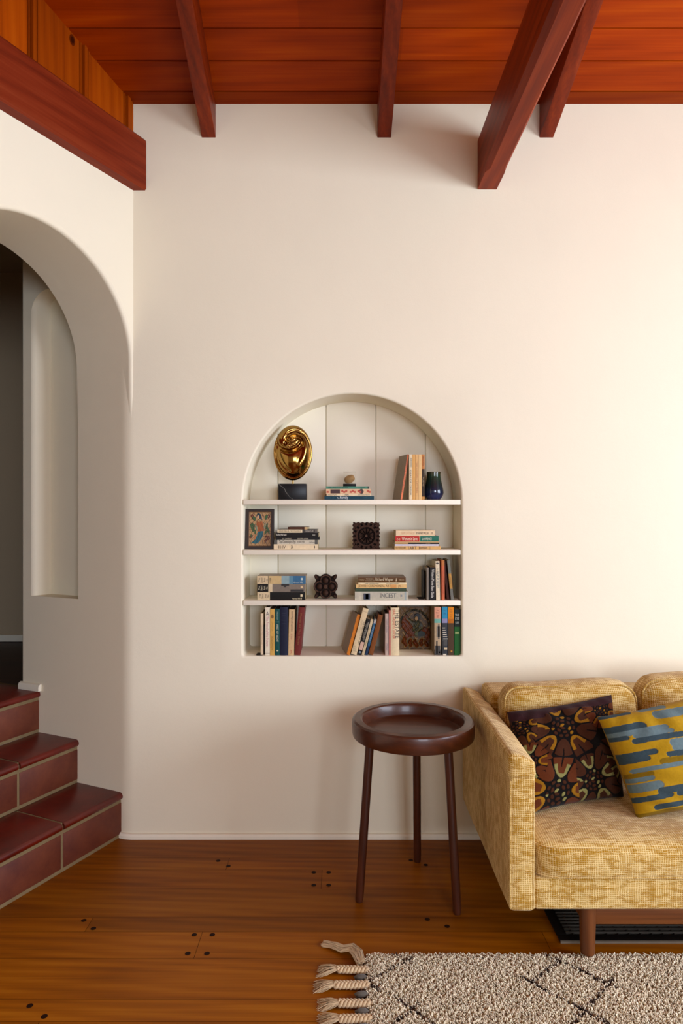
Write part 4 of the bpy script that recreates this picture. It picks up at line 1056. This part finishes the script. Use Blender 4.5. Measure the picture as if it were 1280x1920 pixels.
# ---- bottom shelf middle, leaning
G9 = 'books leaning to the right in the middle of the bottom shelf'
upright('bright orange-spined hardback leaning leftmost in the middle of the bottom shelf', 649.4, 655.6, 1149, 1227, SH[3], '#c56f12', D=.115, lean=R(15.5), yaw=R(9), group=G9, hard=True, side='#a08e78')
upright('thick tan book with sketched figures and black title leaning beside the orange one', 657.6, 668.2, 1136.5, 1226, SH[3], '#d6bd92', D=.12, lean=R(15), yaw=R(4), group=G9, hard=True, side='#b09a78', texts=[('THE ANATOMY OF ART', .52, .32, .30, .5, '#2c2418'), ('JOSEF SMITH', .4, -.1, .26, .3, '#a89878'), ('♘', .86, -.1, .8, .6, '#a09478', 1)], marks=[(.07, .075, -.5, .5, '#9a8460'), (.92, .925, -.5, .5, '#9a8460')])
upright('black book with grey lettering and pink label leaning in the middle of the bottom shelf', 669.8, 676.4, 1156.5, 1226, SH[3], '#1c1814', D=.115, lean=R(15), group=G9, bands=[(.64, .86, '#d0a890')], texts=[('MODERN CRITICAL ESSAYS', .34, .12, .4, .5, '#b4aa94'), ('ON THE NOVEL', .34, -.25, .35, .4, '#8c8470')], marks=[(.90, .95, -.25, .25, '#7c8890')])
upright('thin cream book leaning between the black and the blue book', 677.8, 682.6, 1157, 1226, SH[3], '#cbb58c', D=.115, lean=R(14.5), group=G9, texts=[('SHORT STORIES', .5, 0, .4, .5, '#9a865e')])
upright('thin blue book leaning in the middle of the bottom shelf', 684.2, 688.6, 1156.5, 1226, SH[3], '#2e5876', D=.115, lean=R(14.5), group=G9, bands=[(0, .07, '#8c8478'), (.74, 1, '#1e3450')], texts=[('VENETIAN RED', .4, 0, .55, .4, '#8ba0ac')], marks=[(.03, .12, -.4, .4, '#a8a098')])
upright('rubbed brown leather-look book, rightmost of the leaning group', 690.4, 699.0, 1149, 1226, SH[3], '#7a4418', D=.12, lean=R(14.2), group=G9, hard=True, pages='darkpages', marks=[(.10, .105, -.4, .4, '#5a2e10'), (.17, .175, -.4, .4, '#5a2e10')])
G10 = 'books standing left of the glazed relief tile'
upright('slim greyish lilac book standing right of the leaning group', 721.8, 728.2, 1148.5, 1226.5, SH[3], '#bda594', D=.12, group=G10, pages='darkpages', texts=[('UNDER A GLASS BELL', .3, .05, .4, .34, '#7c6874'), ('PRESS', .8, .05, .4, .16, '#7c6874')])
upright('very thin salmon pink book squeezed left of the thick cream hardback', 729.0, 732.2, 1143.5, 1228, SH[3], '#cf7c6c', D=.125, group=G10, pages='darkpages')
upright('thick cream hardback with red and black vertical lettering left of the relief tile', 732.4, 748.2, 1139, 1228.5, SH[3], '#e3cda2', D=.14, group=G10, hard=True, pages='darkpages', texts=[('THE ESTATE', .34, .28, .50, .60, '#2c2418'), ('ISAAC BASHEVIS SINGER', .34, -.12, .32, .62, '#c4583a')])
G11 = 'books standing at the right end of the bottom shelf'
upright('book with salmon and turquoise bands above a sketch, right of the relief tile', 814, 826.4, 1138, 1228.5, SH[3], '#b39a78', D=.135, group=G11, side='#8a7660', bands=[(0, .245, '#d99878'), (.245, .33, '#6fa896'), (.88, 1, '#4a443c')],
        texts=[('The', .07, 0, .2, .3, '#7a4434', 1), ('Diary of', .12, 0, .22, .5, '#7a4434', 1), ('Anais', .165, 0, .22, .35, '#7a4434', 1), ('Nin', .205, 0, .22, .25, '#7a4434', 1)], marks=[(.40, .62, -.15, .40, '#6c6456'), (.36, .66, .05, .28, '#57524a'), (.70, .97, -.22, -.02, '#1c1814'), (.80, .98, -.4, .4, '#35302a'), (.92, .955, .15, .38, '#8c9890')])
upright('book with bright blue top and white line drawing on a dark spine, bottom shelf', 828, 838.6, 1138, 1229, SH[3], '#34363a', D=.135, group=G11, bands=[(0, .245, '#2b86a8'), (.245, .335, '#8a84a4'), (.68, .80, '#4e4c48')],
        texts=[('Diary', .08, 0, .25, .4, '#1a5c7c', 1), ('of Nin', .14, 0, .25, .45, '#1a5c7c', 1)], marks=[(.43+.045*i, .445+.045*i, -.42+.03*i, .10+.09*i, '#c8bca4') for i in range(6)] + [(.84, .88, -.1, .45, '#c8b48c'), (.70, .95, -.38, -.20, '#15130f'), (.97, 1, -.3, .3, '#c8bca4')])
upright('book with bright orange top above a dark brown spine, bottom shelf', 839.8, 850.4, 1138, 1228.5, SH[3], '#4a3620', D=.135, group=G11, bands=[(0, .245, '#d9820f'), (.245, .335, '#b0640f')],
        texts=[('The', .055, 0, .22, .35, '#9a540c', 1), ('Diary', .10, 0, .22, .45, '#9a540c', 1), ('Anais', .155, .0, .22, .45, '#9a540c', 1), ('Nin', .205, 0, .22, .3, '#9a540c', 1)], marks=[(.90, .935, -.05, .25, '#b8780f')])
upright('green and black book with slanted white lettering, rightmost on the bottom shelf', 851.6, 862.6, 1141, 1227, SH[3], '#1f5c24', D=.13, group=G11, bands=[(0, .38, '#14201a')], marks=[(.49, .535, -.4, .3, '#8a9a58')],
        texts=[('THE', .12, -.05, .42, .7, '#c8ccc0', 1), ('EYE', .20, 0, .5, .7, '#c8ccc0', 1), ('SEE', .29, 0, .4, .7, '#9ca498', 1)])

# ---- bookends
be = thing('bookend', 'black metal bookend with rounded base plate at the left of the bottom shelf', 'bookend', ((488-640)*KB, BY, SH[3]))
def rrect(x0, x1, y0, y1, r, n=5):
    p = []
    for cx, cy, a0 in ((x1-r, y1-r, 0), (x0+r, y1-r, 90), (x0+r, y0+r, 180), (x1-r, y0+r, 270)):
        p += [(cx+r*cos(R(a0+90*k/n)), cy+r*sin(R(a0+90*k/n))) for k in range(n+1)]
    return p
mb = MB(); pp = rrect(-.017, .009, -.004, .10, .007); mb.rings([[(x, y, z) for x, y in pp] for z in (.0003, .0022)]); mb.build('base_plate', M['blackmetal'], be, smooth=30)
mb = MB(); pp = rrect(.004, .10, .0, .12, .012); mb.rings([[(x, y, z) for y, z in pp] for x in (.0135, .0165)]); mb.build('upright_plate', M['blackmetal'], be, smooth=30)
be2 = thing('bookend', 'thin black metal bookend standing behind the grey booklet on the third shelf', 'bookend', ((795.5-640)*KB, BY+.02, SH[2]))
mb = MB(); pp = rrect(0, .09, .0, .115, .012); mb.rings([[(x, y, z) for y, z in pp] for x in (0, .0015)]); mb.build('upright_plate', M['blackmetal'], be2, smooth=30)
mb = MB(); mb.box((-.02, 0, .0002), (0, .08, .0016)); mb.build('base_plate', M['blackmetal'], be2)

# ------------------------------------------------------------------ display pieces
# bronze sculpture on marble block
scx = (549-640)*2.79/F; scy = 2.79
sc_t = thing('sculpture', 'polished bronze oval sculpture with swirling folds on a black marble block', 'sculpture', (scx, scy, SH[0]))
MB().box((-.0565, -.035, 0), (.0565, .035, .0655)).build('marble_base', M['marble'], sc_t, bevel=.0015)
MB().tube([(.0, 0, .064), (.0, 0, .080)], .0035, 16).build('pin', M['gold'], sc_t, smooth=50)
def pl(pts): return [((x-605)/215, -(y-705)/295) for x, y in pts]
def smooth_pl(p, n=10):
    out = []; P = [p[0]]+list(p)+[p[-1]]
    for i in range(1, len(P)-2):
        for k in range(n):
            t = k/n; a, b_, c, d = P[i-1], P[i], P[i+1], P[i+2]
            out.append(tuple(.5*((2*b_[j]) + (-a[j]+c[j])*t + (2*a[j]-5*b_[j]+4*c[j]-d[j])*t*t + (-a[j]+3*b_[j]-3*c[j]+d[j])*t**3) for j in (0, 1)))
    return np.array(out + [p[-1]])
grooves = [(smooth_pl(pl([(530, 610), (560, 565), (620, 535), (685, 555), (705, 605), (650, 668), (565, 695), (480, 665), (430, 600), (432, 520), (470, 465)])), .011, .075),
           (smooth_pl(pl([(530, 560), (560, 505), (640, 480), (730, 520), (785, 600), (800, 700), (775, 830), (700, 930), (600, 965), (490, 905), (425, 790), (405, 650)])), .010, .07),
           (smooth_pl(pl([(575, 650), (640, 625), (672, 590)])), .006, .045),
           (smooth_pl(pl([(540, 590), (585, 600), (640, 570)])), .005, .04),
           (smooth_pl(pl([(440, 660), (455, 760), (510, 850), (570, 895)])), .006, .06)]
ridges = [(smooth_pl(pl([(560, 530), (640, 505), (720, 540), (750, 620), (740, 730), (690, 850)])), .007, .10),
          (smooth_pl(pl([(450, 560), (470, 620), (550, 660), (640, 640), (690, 590)])), .006, .06)]
nx, ny_ = 150, 200
vs, fs = [], []
a_, b__, c_ = .0795, .1125, .040
uu = np.linspace(0, 2*pi, ny_, endpoint=False); rr2 = np.sin(np.linspace(0, pi/2, nx))
gx = np.outer(rr2, np.cos(uu)); gz = np.outer(rr2, np.sin(uu))
f = np.zeros_like(gx)
for L_, s_ in ((grooves, -1), (ridges, 1)):
    for p, dep, wd_ in L_:
        d = np.full(gx.shape, 9.)
        for q0_, q1_ in zip(p, p[1:]):
            ex, ez = (q1_[0]-q0_[0])*.8, q1_[1]-q0_[1]; L2 = ex*ex+ez*ez+1e-12
            tt = np.clip(((gx-q0_[0])*.8*ex+(gz-q0_[1])*ez)/L2, 0, 1)
            d = np.minimum(d, np.hypot((gx-q0_[0])*.8-tt*ex, gz-q0_[1]-tt*ez))
        f += s_*dep*np.exp(-(d/wd_)**2)
rad_ = np.hypot(gx, gz)
f += .010*np.exp(-(((gx+.0)/.55)**2 + ((gz+.35)/.45)**2))      # egg-like belly
f *= np.clip((1-rad_)*9, 0, 1)
dom = np.sqrt(np.clip(1-rad_**2, 0, 1))
front = -(c_*dom**.9) - f
back = c_*.85*dom
for Y_ in (front, back):
    for i in range(nx):
        for j in range(ny_): vs.append((a_*gx[i, j], Y_[i, j], .080+.1125+b__*gz[i, j]))
for s_ in range(2):
    o_ = s_*nx*ny_
    for i in range(nx-1):
        for j in range(ny_):
            k = (j+1) % ny_; fs.append((o_+i*ny_+j, o_+i*ny_+k, o_+(i+1)*ny_+k, o_+(i+1)*ny_+j))
mb = MB(); mb.add(vs, fs)
o = mb.build('oval_form', M['gold'], sc_t, smooth=180, fixn=False)
bm = bmesh.new(); bm.from_mesh(o.data); bmesh.ops.remove_doubles(bm, verts=bm.verts, dist=.00002); bmesh.ops.recalc_face_normals(bm, faces=bm.faces); bm.to_mesh(o.data); bm.free()

# clear display box
dbx = thing('display_box', 'small clear display box with tan stone on black base, on a book stack', 'display box', ((655-640)*2.775/F, 2.775, zt1+.0002))
MB().box((-.026, -.024, 0), (.026, .024, .011)).build('base', M['blackmetal'], dbx, bevel=.001)
MB().box((-.026, -.024, .0112), (.026, .024, .0605)).box((-.0245, -.0225, .0113), (.0245, .0225, .0588)).build('clear_cover', M['acrylic'], dbx, smooth=0)
bm = bmesh.new(); bmesh.ops.create_icosphere(bm, subdivisions=4, radius=1)
for v in bm.verts:
    p = v.co.copy(); r = 1+.04*sin(p.x*4+1)*cos(p.z*5)
    p = Vector((p.x*.0225, p.y*.016, p.z*.0165))*r; v.co = Matrix.Rotation(R(-24), 4, 'Y') @ p + Vector((0, 0, .0305))
me = bpy.data.meshes.new('stone'); bm.to_mesh(me); bm.free(); me.materials.append(M['shell']); me.polygons.foreach_set('use_smooth', [True]*len(me.polygons))
o = bpy.data.objects.new('stone', me); COL.objects.link(o); o.parent = dbx

# vase
vz = thing('vase', 'small dark blue-green glazed vase at the right end of the top shelf', 'vase', ((812.8-640)*2.79/F, 2.79, SH[0]))
MB().lathe([(0, .0005), (.024, .0005), (.028, .004), (.037, .018), (.0405, .030), (.0385, .044), (.033, .068), (.0285, .092), (.0275, .104), (.029, .1125), (.0285, .1145), (.0265, .1135), (.025, .104), (.026, .09), (.030, .066), (.035, .04), (.03, .012), (0, .010)], 64).build('body', M['vase'], vz, smooth=60)

# heightfield helper: front face from a function of (u,v) -> (height, colour)
def panel(name, mat, parent, w_, h_, d_, nx, nz, fn, tilt=0.0, mask=None):
    mb = MB(); U = [i/nx for i in range(nx+1)]; V_ = [j/nz for j in range(nz+1)]
    vs = []
    for j, v in enumerate(V_):
        for i, u in enumerate(U):
            x, z = (u-.5)*w_, v*h_
            if mask: x, z = mask(u, v, x, z)
            vs.append((x, -fn(u, v)[0], z))
    fs = [(j*(nx+1)+i, j*(nx+1)+i+1, (j+1)*(nx+1)+i+1, (j+1)*(nx+1)+i) for j in range(nz) for i in range(nx)]
    mb.v = vs; mb.f = [list(f) for f in fs]; mb.m = [0]*len(fs); mb.anyc = True
    mb.c = [fn((i+.5)/nx, (j+.5)/nz)[1] for j in range(nz) for i in range(nx)]
    rim = [j*(nx+1) for j in range(nz+1)] ; 
    loop = [i for i in range(nx+1)] + [j*(nx+1)+nx for j in range(1, nz+1)] + [nz*(nx+1)+i for i in range(nx-1, -1, -1)] + [j*(nx+1) for j in range(nz-1, 0, -1)]
    o_ = len(mb.v); ec = fn(.01, .01)[1]
    mb.v += [(mb.v[k][0], d_, mb.v[k][2]) for k in loop]
    for k in range(len(loop)):
        k2 = (k+1) % len(loop); mb.f.append([loop[k], loop[k2], o_+k2, o_+k]); mb.m.append(0); mb.c.append(ec)
    mb.f.append([o_+k for k in range(len(loop))]); mb.m.append(0); mb.c.append(ec)
    return mb.build(name, mat, parent, smooth=40)
def inpoly(x, y, P):
    c = False; j = len(P)-1
    for i in range(len(P)):
        if (P[i][1] > y) != (P[j][1] > y) and x < (P[j][0]-P[i][0])*(y-P[i][1])/(P[j][1]-P[i][1])+P[i][0]: c = not c
        j = i
    return c
def ell(x, y, cx, cy, rx, ry, a=0):
    dx, dy = x-cx, y-cy; c, s = cos(a), sin(a); return ((dx*c+dy*s)/rx)**2 + ((-dx*s+dy*c)/ry)**2
# square carved block with radial flower
bk1 = thing('carved_block', 'square dark carved wood printing block with a radial flower, on the second shelf', 'carved block', ((686.2-640)*2.775/F, 2.775, SH[1]))
cD, cM, cLt = srgb('#1c110c'), srgb('#3c281e'), srgb('#4c362a')
def car1(u, v):
    x, y = 2*u-1, 2*v-1; r = math.hypot(x, y); a = math.atan2(y, x)
    if r < .11: return (.010, cLt)
    if r < .56:
        p = (a/(2*pi)*12) % 1; q_ = abs(p-.5)
        wd = .36*(r-.08)/.45 if r < .46 else .36*(max(0, .56-r)/.10)**.5
        if q_ < wd*.95+.05: return (.009 - .004*(q_ < .08), cLt if q_ > .1 else cM)
        return (.001, cD)
    if r < .66: return (.002, cD)
    if r < .80: return (.009, cM)
    # corner leaves
    m_ = (a/(2*pi)*16) % 1
    if r < .98: return ((.008, cM) if abs(m_-.5) < .30 else (.001, cD))
    if abs(abs(x)-abs(y)) < .16 and r < 1.25: return (.008, cM)
    return (.006, cM) if max(abs(x), abs(y)) > .86 or (sin(x*22)*sin(y*22) > -.2) else (.001, cD)
def scal(u, v, x, z):
    e = .0018
    if u in (0, 1): x += (-1 if u == 0 else 1)*e*sin(v*2*pi*7)
    if v == 1: z += e*sin(u*2*pi*6)
    return x, z
panel('block', M['carved'], bk1, .108, .108, .028, 110, 110, car1, mask=scal)
# four-lobed carved block
bk2 = thing('carved_block', 'dark carved wood block shaped as a four-lobed flower, on the third shelf', 'carved block', ((610.3-640)*2.775/F, 2.775, SH[2]))
def r_out(a):
    # outline radius (half-width 1): lobes on the axes, knobs on the diagonals
    lob = 0
    for k in range(4):
        c = k*pi/2; d = a-c; cx, rr3 = .50, .50
        s_ = cx*cos(d); disc = rr3**2 - (cx*sin(d))**2
        if disc > 0 and s_+sqrt(disc) > lob: lob = s_+sqrt(disc)
    d4 = abs(((a-pi/4) % (pi/2))); d4 = min(d4, pi/2-d4)
    kn = 1.30 - 10*d4**2 if d4 < .18 else 0
    return max(lob, kn, .80/max(abs(cos(a)), abs(sin(a))))
def lobe(x, y, k): return math.hypot(x-.50*cos(k*pi/2), y-.50*sin(k*pi/2))
def car2(x, y):
    r = math.hypot(x, y)
    if r < .17: return (.012 - .02*max(0, r-.11), cLt)
    dl = min(lobe(x, y, k) for k in range(4))
    if dl < .22: return (.006 + .006*(1-(dl/.22)**2) , cM)
    if dl < .36: return (.0035, cD)
    if dl < .46: return (.009, cLt)
    if r < .30: return (.003, cD)
    if abs(abs(x)-abs(y)) < .12 and r > .95: return (.009, cM)
    return (.004, cD)
mb = MB(); nr, na = 60, 160; vs = []; hs = .052
for i in range(nr+1):
    for j in range(na):
        a = 2*pi*j/na; r = r_out(a)*(i/nr)*.985; x, y = r*cos(a), r*sin(a)
        vs.append((x*hs*.955, -car2(x, y)[0], y*hs*.955*1.02))
zmn = min(v[2] for v in vs); vs = [(x, y, z-zmn) for x, y, z in vs]; mb.v = vs; mb.anyc = True
for i in range(nr):
    for j in range(na):
        k = (j+1) % na; a = 2*pi*(j+.5)/na; r = r_out(a)*((i+.5)/nr)
        mb.f.append([i*na+j, (i+1)*na+j, (i+1)*na+k, i*na+k]); mb.m.append(0); mb.c.append(car2(r*cos(a), r*sin(a))[1])
o_ = len(mb.v); mb.v += [(mb.v[nr*na+j][0], .028, mb.v[nr*na+j][2]) for j in range(na)]
for j in range(na):
    k = (j+1) % na; mb.f.append([nr*na+j, nr*na+k, o_+k, o_+j]); mb.m.append(0); mb.c.append(cM)
mb.f.append([o_+j for j in range(na)]); mb.m.append(0); mb.c.append(cM)
mb.build('block', M['carved'], bk2, smooth=40)

# painted panel: seated figure among plants
pp_ = thing('painted_panel', 'small dark-framed painted panel of a figure in an orange tunic and blue skirt', 'painting', ((488.2-640)*2.80/F, 2.76, SH[1]+.0005), (R(-7), 0, 0))
cB0, cFR, cOR, cBL2, cGR, cHR, cSK, cRD = [srgb(h) for h in ('#b0895a', '#2c2019', '#9c5426', '#27606a', '#3c5a32', '#1c3440', '#c69a70', '#5c1c12')]
skirt = [(.42, .44), (.66, .44), (.62, .26), (.50, .14), (.34, .07), (.12, .10), (.30, .20), (.38, .32)]
tunic = [(.38, .73), (.50, .70), (.60, .73), (.66, .60), (.70, .45), (.40, .42), (.42, .56), (.33, .62)]
leavesP = [(.14, .56, .05, .11, .5), (.22, .50, .05, .10, -.3), (.20, .62, .04, .08, 1), (.84, .50, .05, .10, .4), (.80, .58, .04, .10, -.5), (.90, .42, .04, .07, .3), (.76, .40, .04, .08, -.7), (.30, .40, .04, .09, .3), (.78, .84, .06, .09, -.8), (.24, .80, .06, .09, .8), (.12, .30, .03, .06, .3)]
redsP = [(.12, .28, .09, .05, .3), (.85, .24, .11, .06, -.3), (.90, .86, .05, .09, 0), (.14, .85, .05, .08, .4), (.75, .16, .08, .04, .5), (.18, .90, .07, .04, .6), (.62, .88, .05, .03, .5)]
def paint(u, v):
    if u < .115 or u > .90 or v < .07 or v > .935: return (.0035, cFR)
    x, y = (u-.115)/.785, (v-.07)/.865
    if x < .025 or x > .975 or y < .02 or y > .98: return (.001, srgb('#6a4a2c'))
    if ell(x, y, .45, .87, .105, .085) < 1: return (.0006, cHR) if ell(x, y, .42, .84, .055, .055) > 1 else (.0006, cSK)
    if ell(x, y, .55, .82, .035, .07, .4) < 1: return (.0006, cHR)
    if inpoly(x, y, tunic): return (.0006, tuple(c*(1-.25*(sin(x*40+y*26) > .6)) for c in cOR))
    if inpoly(x, y, skirt): return (.0006, tuple(c*(1-.35*(sin((x-y*.5)*46) > .55)) for c in cBL2))
    if ell(x, y, .34, .55, .03, .12, .35) < 1 or ell(x, y, .72, .60, .03, .09, -.5) < 1: return (.0005, srgb('#6f7c62'))
    if ell(x, y, .30, .26, .04, .10, -.3) < 1: return (.0005, srgb('#a86e42'))
    for (cx, cy, rx, ry, a) in leavesP:
        e = ell(x, y, cx, cy, rx, ry, a)
        if e < 1: return (.0005, cGR if e < .7 else cFR)
    for (cx, cy, rx, ry, a) in redsP:
        if ell(x, y, cx, cy, rx, ry, a) < 1 and sin(x*70)*sin(y*60) > -.35: return (.0005, cRD)
    if sin(x*37+4*sin(y*13)) > .93 or sin(y*33+5*sin(x*11)) > .96: return (.0003, srgb('#5c4a30'))
    return (0, cB0)
panel('frame_and_picture', M['paint'], pp_, .1165, .1635, .010, 130, 180, paint)

# glazed relief tile with a mounted rider
rt_ = thing('relief_tile', 'brown glazed ceramic relief tile of a rider on a horse, on the bottom shelf', 'relief tile', ((778.5-640)*2.835/F, 2.835, SH[3]+.0003), (R(-4), 0, 0))
cT, cTd, cHO, cGN, cBK2, cFA, cTN = [srgb(h) for h in ('#6e5028', '#3c2610', '#5c2a0c', '#33341e', '#140d08', '#a07c48', '#6c5230')]
horse = [(.08, .52), (.06, .62), (.12, .78), (.20, .84), (.28, .78), (.34, .66), (.50, .56), (.74, .54), (.90, .50), (.96, .36), (.90, .20), (.82, .10), (.78, .22), (.80, .34), (.60, .36), (.42, .32), (.30, .30), (.20, .22), (.14, .30), (.22, .40), (.14, .46)]
torso = [(.40, .44), (.60, .42), (.74, .50), (.70, .60), (.60, .68), (.44, .66), (.30, .74), (.26, .70), (.42, .54)]
def mott(u, v):
    return .5+.25*sin(u*31+4*sin(v*17+1))+.25*sin(v*43+3*sin(u*23+2))+.12*sin((u+v)*90)
def relief(u, v):
    m_ = mott(u, v); dkm = tuple(c*(.45+.75*m_) for c in cT)
    ax_, ay_ = (u-.47)/.50, (v-.50)/.44; e0 = ax_*ax_+ay_*ay_
    if u < .03 or u > .955 or v < .03 or v > .975: return (.006, cTN)
    if v > .50 and e0 > 1.02: return (.006+.001*m_, tuple(c*(.6+.5*m_) for c in cT))
    if v > .5 and e0 > .80: return (.009+.002*sin(u*60), srgb('#2e2a20') if m_ < .62 else srgb('#6a5c42'))
    if ell(u, v, .53, .725, .050, .050) < 1: return (.013, cFA)
    if ell(u, v, .56, .765, .100, .080) < 1: return (.012, cBK2)
    arm = min(abs((v-.60)-(.66-.60)*(u-.42)/(.22-.42)*2.2), 1) if .20 < u < .44 else 1
    if arm < .025: return (.012, srgb('#55482c'))
    if inpoly(u, v, torso): return (.011 + .002*m_, cGN if m_ < .6 else srgb('#564e2e'))
    if ell(u, v, .64, .38, .17, .065) < 1: return (.011, srgb('#20241a') if u > .58 else srgb('#4a5026'))
    for (cx, cy, rx, ry, an) in ((.16, .19, .080, .125, .3), (.34, .17, .060, .13, -.2), (.50, .15, .085, .11, .5), (.68, .18, .060, .13, -.4), (.83, .14, .07, .09, .5)):
        e = ell(u + .02*sin(v*40), v + .02*sin(u*36), cx, cy, rx, ry, an)
        if e < 1: return (.004+.008*(1-e)+.001*m_, tuple(c*(.55+.8*m_) for c in cHO) if e < .75 else tuple(c*.8 for c in cFA))
    if inpoly(u, v, horse): return (.010+.002*m_, tuple(c*(.6+.8*m_) for c in cHO))
    if m_ > .78: return (.005, srgb('#8c6c3c'))
    return (.002, dkm)
panel('tile', M['glaze'], rt_, .133, .180, .014, 130, 180, relief)
